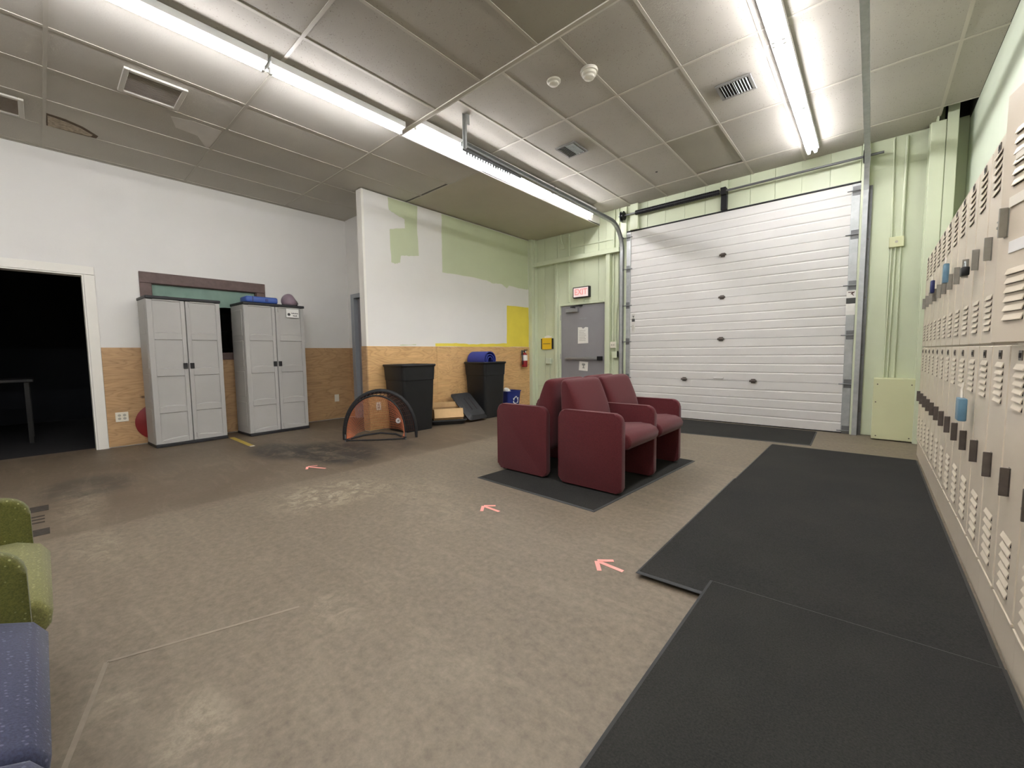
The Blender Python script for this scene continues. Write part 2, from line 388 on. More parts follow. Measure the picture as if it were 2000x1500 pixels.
struct('door_knob', MB().lathe([(0.02, 0), (0.012, .02), (0.028, .04), (0.02, .06)], (0, 0, 0), 14, 'Z', Matrix.Translation((AX0 + 0.84, YA + .05, 1.0)) @ Matrix.Rotation(PI / 2, 4, 'X')), 'alu', d3, True)
# half painted partition
PY0 = 2.975
mb = MB().box(XP - 0.125, XP, PY0, YD, 0, ZC - 0.012)
wp = struct('wall_partition', mb, 'white_paint')
for a, b in [(PY0 + .002, 4.18), (4.183, 5.39), (5.393, 6.552)]: struct('plywood_panel', MB().box(XP + .0005, XP + .013, a, b, 0.01, PLY), 'ply_warm', wp)
struct('plywood_panel', MB().box(XP - .125, XP + .013, PY0 - .013, PY0 - .0005, 0.01, PLY), 'ply_brown', wp)
struct('corner_bead', MB().box(XP - 0.128, XP + .003, PY0 - .004, PY0 + .03, PLY + .002, ZC - .02, .002), 'white_trim', wp)
def wob(pts, n=5, a=0.006):
    out = []
    for i, p in enumerate(pts):
        q = pts[(i + 1) % len(pts)]
        for k in range(n):
            t = k / n; j = a if 0 < k else 0
            out.append((p[0] + (q[0] - p[0]) * t + random.uniform(-j, j), p[1] + (q[1] - p[1]) * t + random.uniform(-j, j)))
    return out
def patch(pts, mat, h=0.0008): struct('paint_patch', MB().prism(wob(pts), XP + .0002, XP + h, 'X'), mat, wp)
ZP = ZC - .02
patch([(3.383, ZP), (3.40, 3.13), (3.52, 3.09), (3.655, 3.062), (3.66, 2.93), (3.40, 2.865), (3.41, 2.40), (3.47, 2.385), (3.56, 2.42), (3.575, 2.52), (3.74, 2.545), (3.893, 2.57), (3.875, 2.9), (3.89, ZP)], 'green_old')
patch([(4.354, ZP), (4.35, 2.8), (4.345, 2.386), (4.9, 2.395), (5.353, 2.385), (5.5, 2.35), (5.75, 2.365), (5.904, 2.30), (5.96, 2.36), (6.44, 2.34), (6.552, 2.35), (6.552, ZP)], 'green_old')
patch([(5.897, 1.98), (6.552, 1.99), (6.552, PLY + .002), (5.4, PLY + .002), (4.164, PLY + .002), (4.17, 1.245), (4.6, 1.255), (4.9, 1.235), (5.4, 1.25), (5.883, 1.262), (5.89, 1.6)], 'yellow_paint')
patch([(3.55, 1.222), (3.8, 1.228), (3.79, 1.212), (3.5, 1.208)], 'green_old')
# back wall: backing + vertical boards
ED = (-4.60, -3.61, 0.0, 2.0)         # exit door opening
GD = (-3.215, -0.175, 0.0, 3.105)     # overhead door opening
mb = MB()
for a, b, c, d in holes(XP - .125, XR + .12, 0, ZT, [ED, GD]): mb.box(a, b, YD + .012, YD + .16, c, d)
wb = struct('wall_back', mb, 'green_paint')
xs = [XP] + [-4.96, -4.66, -4.36, -4.06, -3.76, -3.46] + [-3.16 + 0.298 * i for i in range(13)] + [XR]
for a, b in zip(xs, xs[1:]):
    for q in holes(a + .0022, b - .0022, 0.004, ZT - .3, [ED, GD]):
        if q[1] - q[0] > .01: struct('wall_board', MB().box(q[0], q[1], YD, YD + .0122, q[2], q[3], .002, 1), 'green_paint', wb)
for a, b in [((XP, -4.71), 0.405), ]: struct('chair_rail', MB().box(XP + .14, -4.69, YD - .012, YD + .001, 0.405, 0.425, .003), 'green_paint', wb)
struct('batten', MB().box(-4.40, -4.372, YD - .03, YD + .001, 2.02, 3.30, .003), 'green_paint', wb)
struct('batten', MB().box(-4.35, -3.46, YD - .014, YD + .001, 3.03, 3.05, .003), 'green_paint', wb)
mb = MB(); mb.box(-0.165, 0.395, YD - .003, YD + .001, 3.2, 3.215); struct('batten', mb, 'green_paint', wb)
# right wall above and behind the lockers, front wall behind the camera
wr = struct('wall_right', MB().box(XR, XR + .12, YF, YD, 0, ZT), 'green_pale')
mb = MB().box(XW - .14, XR + .12, YF - .12, YF, 0, ZT); struct('wall_front', mb, 'white_paint')
struct('wall_return', MB().box(XW - .14, XP - .125, YD + .012, YD + .16, 0, ZT), 'white_paint')
struct('wall_alcove_side', MB().box(XW - .14, XW, YA + .12, YD, 0, ZT), 'white_paint')
# beams and posts of the back wall
struct('trim_1', MB().box(XP - .0, XP + .085, 6.555, YD, 0, ZC, .006), 'green_paint')
struct('trim_2', MB().box(XP + .086, XP + .11, 6.63, YD, 0, ZC, .004), 'green_paint')
struct('trim_3', MB().box(-5.20, -3.315, 6.60, YD, 2.785, 2.865, .004), 'green_paint')
struct('trim_4', MB().box(-4.69, -4.635, 6.655, YD, 0, 2.785, .004), 'green_paint')
struct('trim_5', MB().box(-3.575, -3.50, 6.63, YD, 0, 2.785, .004), 'green_paint')
struct('trim_6', MB().box(-3.33, -3.215, 6.68, YD + .012, 0, ZR, .004), 'green_paint')
struct('trim_7', MB().box(-3.14, -3.0, 6.645, YD, 3.11, ZR, .004), 'green_paint')
mb = MB(); mb.box(0.385, 0.50, 6.40, 6.425, 0, ZR - .06, .004); mb.box(0.43, 0.445, 6.425, 6.60, 0, ZR + .3); mb.box(0.385, 0.50, 6.60, 6.625, 0, ZR + .3)
struct('trim_8', mb, 'green_paint')
mb = MB(); mb.box(0.505, 0.59, 6.405, 6.425, 0, ZR + .32, .004); mb.box(0.54, 0.555, 6.425, 6.60, 0, ZR + .32)
struct('trim_9', mb, 'green_paint')
t10 = struct('trim_10', MB().box(-0.172, -0.105, 6.64, YD, 0, ZR, .004), 'green_paint')
struct('plenum_shade_liner', MB().box(XR - .004, XR - .0005, YE + .03, YD - .001, ZR + .004, ZT - .07).box(XF + .05, XR - .005, YD - .006, YD - .0015, ZR + .03, ZT - .07), 'plenum')  # thin near-black sheets added so the ceiling hole stays in shade
struct('roof', MB().box(XW - .14, XR + .12, YF, YD + .16, ZT, ZT + .1), 'plenum')
# boxed-in cover on the floor by the right hand post
bx = struct('trim_11', MB().box(0.035, 0.40, 6.44, YD - .001, 0.012, 0.725, .004), 'green_box')
struct('raw_edge_strip', MB().box(0.401, 0.435, 6.445, YD - .001, 0.012, 0.725, .002), 'ply_warm', bx)
for x, z in ((0.075, .05), (.36, .05), (.07, .66), (.36, .66), (.06, .45)): struct('screw', MB().cyl((x, 6.4405, z), (x, 6.436, z), .007, 8), 'brass_dark', bx)

# ================================================================== DARK ROOM behind the left wall
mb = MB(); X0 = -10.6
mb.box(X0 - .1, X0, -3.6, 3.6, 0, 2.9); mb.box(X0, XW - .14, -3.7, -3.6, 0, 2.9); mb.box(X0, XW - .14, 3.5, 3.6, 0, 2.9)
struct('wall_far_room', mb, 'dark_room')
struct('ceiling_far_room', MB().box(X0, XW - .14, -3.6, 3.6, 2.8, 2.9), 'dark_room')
struct('floor_far_room', MB().box(X0, XW - .16, -3.6, 3.6, -0.1, -0.0), 'shade_dark_carpet')
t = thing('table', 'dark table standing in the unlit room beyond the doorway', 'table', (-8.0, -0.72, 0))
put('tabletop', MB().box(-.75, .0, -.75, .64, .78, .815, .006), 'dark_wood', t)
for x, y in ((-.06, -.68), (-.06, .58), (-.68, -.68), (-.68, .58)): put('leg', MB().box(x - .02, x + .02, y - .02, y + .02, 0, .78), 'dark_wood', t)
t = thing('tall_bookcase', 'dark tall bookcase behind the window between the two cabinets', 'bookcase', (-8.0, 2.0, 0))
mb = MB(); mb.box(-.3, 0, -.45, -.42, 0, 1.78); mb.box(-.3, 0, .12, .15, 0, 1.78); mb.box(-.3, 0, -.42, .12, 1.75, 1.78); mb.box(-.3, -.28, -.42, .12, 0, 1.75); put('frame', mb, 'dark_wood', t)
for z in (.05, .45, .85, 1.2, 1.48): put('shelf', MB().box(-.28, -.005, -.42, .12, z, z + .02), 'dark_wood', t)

# ================================================================== LEFT DOORWAY CASING AND WINDOW
d1 = bpy.data.objects.new('door_1', None); C.objects.link(d1); d1['kind'] = 'structure'; d1.location = (XW, 0, 0)
def cas(y0, y1, z0, z1): return MB().box(XW + .0005 - XW, .02, y0, y1, z0, z1, .003)
put('casing', cas(DW[1] + .003, DW[1] + .092, 0, DW[3] + .0), 'white_trim', d1)
put('casing', cas(DW[0] - .092, DW[0] - .003, 0, DW[3]), 'white_trim', d1)
put('casing', cas(DW[0] - .092, DW[1] + .092, DW[3] + .003, DW[3] + .095), 'white_trim', d1)
mb = MB(); mb.box(-.14, .012, DW[1] - .012, DW[1] + .002, 0, DW[3]); mb.box(-.14, .012, DW[0] - .002, DW[0] + .012, 0, DW[3]); mb.box(-.14, .012, DW[0] + .012, DW[1] - .012, DW[3] - .012, DW[3] + .002)
put('jamb', mb, 'white_trim', d1)
w1 = bpy.data.objects.new('window_1', None); C.objects.link(w1); w1['kind'] = 'structure'; w1.location = (XW, 0, 0)
put('window_frame', MB().box(.0005, .026, .85, 2.235, WN[3] - .005, 2.125, .004), 'brown_wood', w1)
put('window_frame', MB().box(.0005, .026, .85, 2.235, 1.03, WN[2] + .005, .004), 'brown_wood', w1)
put('window_frame', MB().box(.0005, .026, .85, WN[0] + .005, WN[2] + .006, WN[3] - .006, .004), 'brown_wood', w1)
put('window_frame', MB().box(.0005, .026, WN[1] - .005, 2.235, WN[2] + .006, WN[3] - .006, .004), 'brown_wood', w1)
mb = MB(); mb.box(-.14, 0, WN[0], WN[0] + .012, WN[2], WN[3]); mb.box(-.14, 0, WN[1] - .012, WN[1], WN[2], WN[3]); mb.box(-.14, 0, WN[0], WN[1], WN[3] - .012, WN[3]); mb.box(-.14, 0, WN[0], WN[1], WN[2], WN[2] + .012)
put('window_jamb', mb, 'brown_wood', w1)
put('pane', MB().box(-.065, -.06, WN[0] + .012, WN[1] - .012, WN[2] + .012, WN[3] - .012), 'glass', w1)
# teal valance hanging inside, lower edge swagging
mb = MB(); n = 40; top = WN[3] - .014
rows = []
for k in range(n + 1):
    y = WN[0] + .016 + (WN[1] - WN[0] - .034) * k / n; zb = 1.845 - 0.10 * math.sin(PI * min(1, max(0, (y - 1.25) / .9))) ** 2 + .006 * math.sin(y * 30)
    dx = .012 * math.sin(y * 38)
    rows.append([mb.bm.verts.new((XW - .03 + dx * (j / 4), y, top + (zb - top) * j / 4)) for j in range(5)])
for A, B in zip(rows, rows[1:]):
    for j in range(4): mb.bm.faces.new((A[j], A[j + 1], B[j + 1], B[j]))
bmesh.ops.solidify(mb.bm, geom=mb.bm.faces[:], thickness=0.004)
tag(put('curtain_valance', mb, 'teal_cloth', None, True), 'teal cloth valance hanging across the top of the brown framed window', 'curtain')

# ================================================================== CEILINGS
c1 = struct('ceiling', MB().box(XW, XR, YF, YE, ZT - .06, ZT - .005), 'plenum')
c2 = struct('ceiling.001', MB().box(XF - .02, XR, YE, YD, ZT - .06, ZT - .005), 'plenum')
c3 = struct('ceiling.002', MB().box(XW, XF - .02, YE, YD, ZT - .06, ZT - .005), 'plenum')
TW, TL = 0.597, 1.2
tme = MB().box(-TW / 2 + .004, TW / 2 - .004, -TL / 2 + .004, TL / 2 - .004, 0, .014).mesh('ceiling_tile')
tm = {}
for k in ('tile', 'tile_plain', 'tile_grey'):
    m = tme.copy(); m.materials.append(MT[k]); tm[k] = m
gx = [-1.345 + TW * i for i in range(-10, 5)]           # grid lines across x
gx = [x for x in gx if XW + .05 < x < XR - .03]
def tile(parent, x0, x1, y0, y1, z, kind='tile', rx=0.0, dz=0.0, short=0.0):
    full = abs(x1 - x0 - TW) < .01 and abs(y1 - y0 - TL) < .02 and not short
    if full: o = link('ceiling_tile', tm[kind], None, parent, ((x0 + x1) / 2, (y0 + y1) / 2, z + dz))
    else:
        me = MB().box(x0 + .004, x1 - .004, y0 + .004, y1 - .004 - short, 0, .014).mesh('ceiling_tile'); me.materials.append(MT[kind])
        cx, cy = (x0 + x1) / 2, (y0 + y1) / 2; me.transform(Matrix.Translation((-cx, -cy, 0))); o = link('ceiling_tile', me, None, parent, (cx, cy, z + dz))
    o.rotation_euler = (rx, 0, 0); return o
gz = ZC + .003
ly = [YF, -3.44, -2.24, -1.04, 0.165, 1.365, YE - .004]
xe = [XW] + gx + [XR]
for j, (ya, yb) in enumerate(zip(ly, ly[1:])):
    for i, (xa, xb) in enumerate(zip(xe, xe[1:])):
        kind = 'tile_plain' if xb < -3.7 else ('tile' if (i * 3 + j) % 4 else 'tile_grey')
        tile(c1, xa, xb, ya, yb, gz, kind)
ya, yb = YE, 3.73
xl = [x for x in xe if x < XF - .1] + [XF]
for xa, xb in zip(xl, xl[1:]):
    if xb > XP - .8 and xb < -4.3: tile(c3, xa, xb, ya, yb, gz, 'tile_plain', short=.035)
    else: tile(c3, xa, xb, ya, yb, gz, 'tile_plain')
struct('drywall_panel', MB().box(XW, XF, 3.735, YD, ZC, ZC + .015), 'drywall', c3)
ry = [YE, 3.808, 5.009, 6.21, YD]
xr = [XF] + [x for x in gx if x > XF + .1] + [XR]
for j, (ya, yb) in enumerate(zip(ry, ry[1:])):
    for i, (xa, xb) in enumerate(zip(xr, xr[1:])):
        if j == 3 and xb > .6: continue                              # missing tile by the post
        if j == 2 and abs(xa + 1.942) < .02: tile(c2, xa, xb, ya, yb, ZR + .003, 'tile_grey', short=.04, dz=.006, rx=.006)
        else: tile(c2, xa, xb, ya, yb, ZR + .003, 'tile' if xa < .3 else 'tile')
def bar(parent, x0, x1, y0, y1, z): struct('grid_runner', MB().box(x0, x1, y0, y1, z - .0015, z + .0025).box((x0 + x1) / 2 - .002 if x1 - x0 < y1 - y0 else x0, (x0 + x1) / 2 + .002 if x1 - x0 < y1 - y0 else x1, (y0 + y1) / 2 - .002 if x1 - x0 >= y1 - y0 else y0, (y0 + y1) / 2 + .002 if x1 - x0 >= y1 - y0 else y1, z + .0025, z + .03), 'grid', parent)
for x in gx: bar(c1, x - .012, x + .012, YF, YE - .03, ZC)
for y in ly[1:-1]: bar(c1, XW, XR, y - .012, y + .012, ZC - .0006)
for x in [q for q in gx if q < XF - .1]: bar(c3, x - .012, x + .012, YE, 3.73, ZC)
bar(c3, XW, XF, 3.718, 3.742, ZC - .0006); bar(c1, XW, XF, YE - .012, YE + .012, ZC - .0006)
for x in [q for q in gx if q > XF + .1]: bar(c2, x - .012, x + .012, YE + .02, YD, ZR)
for y in ry[1:-1]: bar(c2, XF + .02, XR, y - .012, y + .012, ZR - .0006)
struct('edge_angle', MB().box(XF, XR, YE - .03, YE + .004, ZC - .006, ZC + .016, .002), 'grid', c1)
struct('edge_angle', MB().box(XW, XW + .02, YF, YA, ZC - .004, ZC), 'grid', c1)
struct('wall_drop', MB().box(XF, XR, YE + .004, YE + .02, ZC - .004, ZT - .06), 'fascia')
struct('wall_fascia', MB().box(XF - .02, XF, YE, YD, ZC - .003, ZT - .06), 'fascia')
# torn, stained and peeled places of the low ceiling
def flatpatch(name, pts, z, mat, h=.002, par=c1): struct(name, MB().prism(pts, z - h, z), mat, par)
flatpatch('torn_patch', [(-5.81, .172), (-5.83, .30), (-5.90, .42), (-6.03, .53), (-6.10, .52), (-6.115, .35), (-6.13, .18)], ZC + .003, 'stain_edge', .003)
flatpatch('torn_patch', [(-5.86, .185), (-5.885, .30), (-5.94, .40), (-6.03, .49), (-6.08, .48), (-6.09, .33), (-6.105, .19)], ZC - .0, 'stain_brown', .002)
flatpatch('peeled_patch', [(-5.05, .95), (-5.25, 1.02), (-5.28, 1.20), (-5.55, 1.34), (-5.20, 1.345), (-5.0, 1.34), (-4.99, 1.1)], ZC + .0025, 'peel', .0015)
struct('hole_dark_spot', MB().cyl((-2.32, 5.72, ZR + .0005), (-2.32, 5.72, ZR + .003), .016, 12), 'slot', c2)
for dx, dy in ((0, 0), (.03, .01), (.045, -.006), (.06, .006), (.075, .002)): struct('scorch_mark', MB().cyl((-1.86 + dx, 2.80 + dy, ZR + .001), (-1.86 + dx, 2.80 + dy, ZR + .003), .011, 8), 'slot', c2)

# ================================================================== FLUORESCENT STRIPS
def fixture(x, y0, y1, ztop, label, group, tubes=2, rot=0.0):
    t = thing('strip_light', label, 'light', (x, (y0 + y1) / 2, ztop), 0, group); L = (y1 - y0) / 2
    mb = MB().prism([(-.064, 0), (.064, 0), (.064, -.05), (.022, -.056), (-.022, -.056), (-.064, -.05)], -L, L, 'Y'); put('channel', mb, 'fixture', t)
    for x_ in ((-.033, .033) if tubes == 2 else (0.0,)):
        tb = put('tube', MB().cyl((x_, -L + .03, -.080), (x_, L - .03, -.080), .0185, 10), 'tube' if tubes == 1 else 'tube_two', t, True)
        for sgn in (-1, 1):
            put('lamp_holder', MB().box(x_ - .014, x_ + .014, sgn * (L - .016) - .012, sgn * (L - .016) + .012, -.102, -.045, .004, 1), 'fixture', t)
    return t
LG, FG, RG = 'fluorescent strips on the low ceiling', 'fluorescent strips along the fascia', 'fluorescent strips above the mats'
fixture(-3.56, 0.07, 1.262, ZC - .002, 'long fluorescent strip cut by the top edge, beside the ceiling vent', LG, 1)
fixture(-3.56, 1.285, 2.475, ZC - .002, 'fluorescent strip on the low ceiling, ending at the white fascia', LG, 1)
for i, y in enumerate((-1.15, -2.37, -3.6)): fixture(-3.56, y, y + 1.19, ZC - .002, 'out of frame fluorescent strip of the vent row, %s behind the viewpoint' % ('first', 'second', 'third')[i], LG + ' out of frame', 1)
fixture(-3.655, 2.69, 3.885, ZR - .03, 'fluorescent strip on the white fascia nearest the hanging bracket', FG, 1)
fixture(-3.655, 3.91, 5.105, ZR - .03, 'middle fluorescent strip on the white fascia', FG, 1)
fixture(-3.655, 5.13, 6.325, ZR - .03, 'fluorescent strip on the white fascia nearest the green back wall', FG, 1)
fixture(-0.632, 2.68, 3.875, ZR - .002, 'fluorescent strip above the mats, cut by the top edge', RG)
fixture(-0.632, 3.90, 5.07, ZR - .002, 'middle fluorescent strip of the row above the mats', RG)
fixture(-0.632, 5.09, 6.28, ZR - .002, 'fluorescent strip above the mats, nearest the white overhead door', RG)
for i, y in enumerate((1.2, -0.02, -1.24, -2.46)): fixture(-0.632, y, y + 1.19, ZC - .002, 'out of frame fluorescent strip over the mats, %s beyond the top edge' % ('first', 'second', 'third', 'fourth')[i], RG + ' out of frame')
tag(put('pull_cord', MB().tube([(-.70, 3.88, ZR - .09), (-.72, 3.885, ZR - .16), (-.735, 3.87, ZR - .24), (-.74, 3.88, ZR - .27)], .003, 6), 'plate'), 'thin pull cord hanging from the strip light above the mats', 'cord')

# ================================================================== CEILING FITTINGS
def vent(x0, x1, y0, y1, z, label):
    t = thing('ceiling_vent', label, 'vent', ((x0 + x1) / 2, (y0 + y1) / 2, z)); a, b = (x1 - x0) / 2, (y1 - y0) / 2
    fw = .035
    for q in ((-a, a, -b, -b + fw), (-a, a, b - fw, b), (-a, -a + fw, -b + fw, b - fw), (a - fw, a, -b + fw, b - fw)): put('frame_rail', MB().box(*q, -.018, 0, .003, 1), 'ceil_white', t)
    put('grille_backing', MB().box(-a + fw, a - fw, -b + fw, b - fw, -.006, -.001), 'vent_white', t)
    n = 16; mb = MB().box(-.0015, .0015, -b + fw, b - fw, -.010, -.006)
    me = mb.mesh('vent_slat')
    for k in range(n): link('slat', me, 'vent_white', t, (-a + fw + (k + .5) * (2 * a - 2 * fw) / n, 0, 0), (0, .3, 0))
vent(-4.85, -4.44, 0.565, 0.965, ZC - .002, 'white framed square return vent beside the long fluorescent strip')
vent(-6.05, -5.64, -0.36, 0.045, ZC - .002, 'white framed return vent cut by the left edge, by the torn ceiling patch')
def register(x0, x1, y0, y1, z, label):
    t = thing('air_register', label, 'vent', ((x0 + x1) / 2, (y0 + y1) / 2, z)); a, b = (x1 - x0) / 2, (y1 - y0) / 2; fw = .028
    for q in ((-a, a, -b, -b + fw), (-a, a, b - fw, b), (-a, -a + fw, -b + fw, b - fw), (a - fw, a, -b + fw, b - fw)): put('frame_rail', MB().box(*q, -.012, 0, .003, 1), 'vent_grey', t)
    put('duct_backing', MB().box(-a + fw, a - fw, -b + fw, b - fw, -.003, -.001), 'slot', t)
    me = MB().box(-.0018, .0018, -b + fw, b - fw, -.014, .001).mesh('register_blade'); n = 10
    for k in range(n): link('blade', me, 'galv', t, (-a + fw + (k + .5) * (2 * a - 2 * fw) / n, 0, -.002), (0, -.5 if k < n / 2 else .5, 0))
register(-2.975, -2.70, 4.235, 4.55, ZR - .002, 'grey louvred air register near the fascia lights')
register(-1.20, -0.905, 4.29, 4.565, ZR - .002, 'grey louvred air register beside the right hand light row')
t = thing('smoke_detector', 'white stepped smoke detector on the ceiling grid bar', 'detector', (-1.95, 3.30, ZR - .002))
put('mounting_base', MB().lathe([(.072, 0), (.076, -.012), (.074, -.028)], seg=28), 'det_white', t, True)
put('sensor_head', MB().lathe([(.062, -.0285), (.060, -.05), (.046, -.056), (.044, -.072), (.03, -.078)], seg=28), 'det_white', t, True)
t = thing('ceiling_sensor', 'small round white ceiling sensor left of the smoke detector', 'detector', (-2.265, 3.215, ZR))
put('trim_ring', MB().lathe([(.062, 0), (.062, -.012), (.05, -.02)], seg=28), 'det_white', t, True)
put('lens_dome', MB().lathe([(.045, -.0205), (.042, -.034), (.024, -.042)], seg=24), 'det_white', t, True)

# ================================================================== OVERHEAD DOOR
g = bpy.data.objects.new('door_2', None); C.objects.link(g); g['kind'] = 'structure'; g.location = (-1.70, YD - .01, 0)
def section(z0, z1, nr):
    # ribbed profile in (y,z): small v grooves between flat ribs
    pts = [(.05, z0 + .002)]; h = (z1 - z0 - .004) / nr
    pts.append((.002, z0 + .002))
    for k in range(nr):
        a = z0 + .002 + k * h
        if k: pts += [(.0, a - .016), (.006, a - .004), (.006, a + .002), (.0, a + .010)]
    pts += [(.002, z1 - .002), (.05, z1 - .002)]
    me = MB(); n = len(pts); X = 1.475
    A = [me.bm.verts.new((-X, p[0], p[1])) for p in pts]; B = [me.bm.verts.new((X, p[0], p[1])) for p in pts]
    for i in range(n): me.bm.faces.new((A[i], A[(i + 1) % n], B[(i + 1) % n], B[i]))
    me.bm.faces.new(A); me.bm.faces.new(B[::-1]); return me
zs = [.012, .634, 1.248, 1.862, 2.476, 3.095]
for a, b in zip(zs, zs[1:]):
    s_ = put('door_section', section(a, b, 5), 'door_white', g)
    for sx in (-1, 1):
        put('end_stile', MB().box(sx * 1.4825 - .042, sx * 1.4825 + .042, -.012, -.0005, a + .004, b - .004, .002, 1), 'galv', s_)
def hinge(x, z, n='hinge'):
    mb = MB().box(x - .028, x + .028, -.011, -.001, z - .03, z + .03, .003, 1); mb.cyl((x - .045, -.02, z), (x + .045, -.02, z), .013, 10); mb.box(x - .04, x + .04, -.03, -.012, z - .008, z + .018, .003, 1)
    put(n, mb, 'steel_dark', g, True)
for z in zs[2:5]: hinge(.0, z)
hinge(-.52, zs[1]); hinge(.44, zs[1])
for z in zs[:-1] + [3.0]:
    for sx in (-1, 1):
        zz = max(z, .04); mb = MB().box(sx * 1.49 - .04, sx * 1.49 + .04, -.016, -.0125, zz - .05, zz + .06, .002, 1); mb.cyl((sx * 1.40, -.04, zz), (sx * 1.60, -.04, zz), .007, 8); mb.cyl((sx * 1.565, -.04, zz), (sx * 1.59, -.04, zz), .022, 12)
        put('roller_bracket', mb, 'galv_dull', g, True)
put('top_seal', MB().box(-1.53, 1.53, -.014, .04, 3.097, 3.112), 'black_rubber', g)
put('bottom_seal', MB().box(-1.51, 1.51, -.004, .045, .0, .011), 'black_rubber', g)
put('lift_handle', MB().box(-.09, .05, -.02, -.001, .655, .675, .004), 'door_white', g)
put('warning_label', MB().box(1.436, 1.528, -.0135, -.0122, 1.50, 1.80), 'paper', g)
put('warning_label_band', MB().box(1.436, 1.528, -.0145, -.0136, 1.64, 1.71), 'ink', g)
put('warning_label_mark', MB().prism([(1.452, 1.785), (1.452, 1.775), (1.487, 1.775), (1.475, 1.755), (1.487, 1.755), (1.503, 1.735), (1.51, 1.738), (1.497, 1.76), (1.512, 1.775), (1.52, 1.785)], -.0145, -.0136, 'Y'), 'brown_wood', g)
put('maker_label', MB().box(-1.415, -1.355, -.0022, -.0008, 1.40, 1.72), 'label_stock', g)
put('maker_label_band', MB().box(-1.412, -1.358, -.0032, -.0023, 1.585, 1.635), 'ink', g)
put('maker_label_mark', MB().prism([(-1.408, 1.685), (-1.362, 1.685), (-1.380, 1.67), (-1.381, 1.64), (-1.389, 1.64), (-1.390, 1.67)], -.0032, -.0023, 'Y'), 'ink', g)
put('maker_label_print', MB().box(-1.408, -1.375, -.0032, -.0023, 1.43, 1.53), 'label_print', g)
# tracks
def track(label, sx, x, yend, zt, hang):
    t = thing('door_track', label, 'track', (x, YD, 0)); pts = [(0, -.055, 0.0), (0, -.055, 2.0), (0, -.055, 2.78)]; R = .42
    for k in range(1, 11):
        a = k / 10 * PI / 2; pts.append((0, -.055 - R * (1 - math.cos(a)), zt - R + R * math.sin(a)))
    pts.append((0, yend - YD, zt + .03))
    pts[2] = (0, -.055, zt - R)
    mb = MB(); W, D = .028, .05; rings = []
    for i, p in enumerate(pts):
        d = Vector(pts[min(i + 1, len(pts) - 1)]) - Vector(pts[max(i - 1, 0)]); d.normalize(); nrm = Vector((0, -d.z, d.y)) if True else 0
        prof = [(0, -W), (sx * D, -W), (sx * D, W), (0, W), (0, W - .004), (sx * (D - .004), W - .004), (sx * (D - .004), -W + .004), (0, -W + .004)]
        rings.append([mb.bm.verts.new(Vector(p) + Vector((a, 0, 0)) + nrm * b) for a, b in prof])
    for A, B in zip(rings, rings[1:]):
        for k in range(8): mb.bm.faces.new((A[k], A[(k + 1) % 8], B[(k + 1) % 8], B[k]))
    mb.bm.faces.new(rings[0]); mb.bm.faces.new(rings[-1][::-1])
    put('rail', mb, 'galv', t)
    put('track_angle', MB().box(min(sx * .05, sx * .085), max(sx * .05, sx * .085), -.03, -.026, 0, zt - .3).box(sx * .05 - .002, sx * .05 + .002, -.085, -.026, 0, zt - .3), 'galv_dull', t)
    for z in (.3, 1.0, 1.7, 2.4): put('track_bolt', MB().cyl((sx * .065, -.032, z), (sx * .065, -.042, z), .009, 8), 'steel_dark', t)
    if hang:
        y = yend - YD
        put('hanger_bracket', MB().box(-.004, .032, y + .005, y + .009, zt - .03, ZR + .05).box(-.004, 0, y - .02, y + .022, zt - .03, ZR + .03).box(.004, .03, y + .01, y + .05, ZR - .10, ZR + .02), 'galv', t)
        mb = MB().box(-.032, -.028, y, y + .95, zt - .035, zt - .002)
        for k in range(18): mb.box(-.0325, -.0275, y + .05 + k * .04, y + .072 + k * .04, zt - .058, zt - .035)
        put('perforated_angle', mb, 'galv_dull', t)
    return t
track('galvanised left door track curving up under the fascia lights', -1, -3.255, 3.02, 3.215, True)
track('galvanised right door track running along the ceiling above the mats', 1, -0.150, 2.4, 3.33, False)
# torsion shaft
t = thing('torsion_shaft', 'torsion spring shaft above the white overhead door', 'spring shaft', (-1.70, YD - .10, 3.36))
put('shaft', MB().cyl((-1.62, 0, 0), (1.72, 0, 0), .0145, 12), 'galv_dull', t, True)
mb = MB().cyl((-1.32, 0, 0), (-.05, 0, 0), .036, 16)
for k in range(46): mb.lathe([(.036, -.011), (.0385, -.003), (.0385, .003), (.036, .011)], (-1.31 + k * .0275, 0, 0), 16, 'X')
put('torsion_spring', mb, 'dark_steel', t, True)
put('center_bracket', MB().box(-.035, .045, .03, .09, -.25, .03, .003, 1).box(-.03, .04, -.03, .09, -.05, .05, .003, 1), 'dark_steel', t)
put('bracket_post', MB().box(-.045, .05, .055, .095, .03, .166, .003, 1), 'green_paint', t)
for x in (-1.55, 1.56): put('cable_drum', MB().lathe([(.07, -.025), (.075, -.02), (.055, -.015), (.055, .02), (.075, .022), (.07, .028)], (x, 0, 0), 20, 'X'), 'dark_steel', t, True)
for x in (-1.585, 1.60): put('end_bearing_plate', MB().box(x - .002, x + .002, -.05, .09, -.09, .06), 'galv', t)

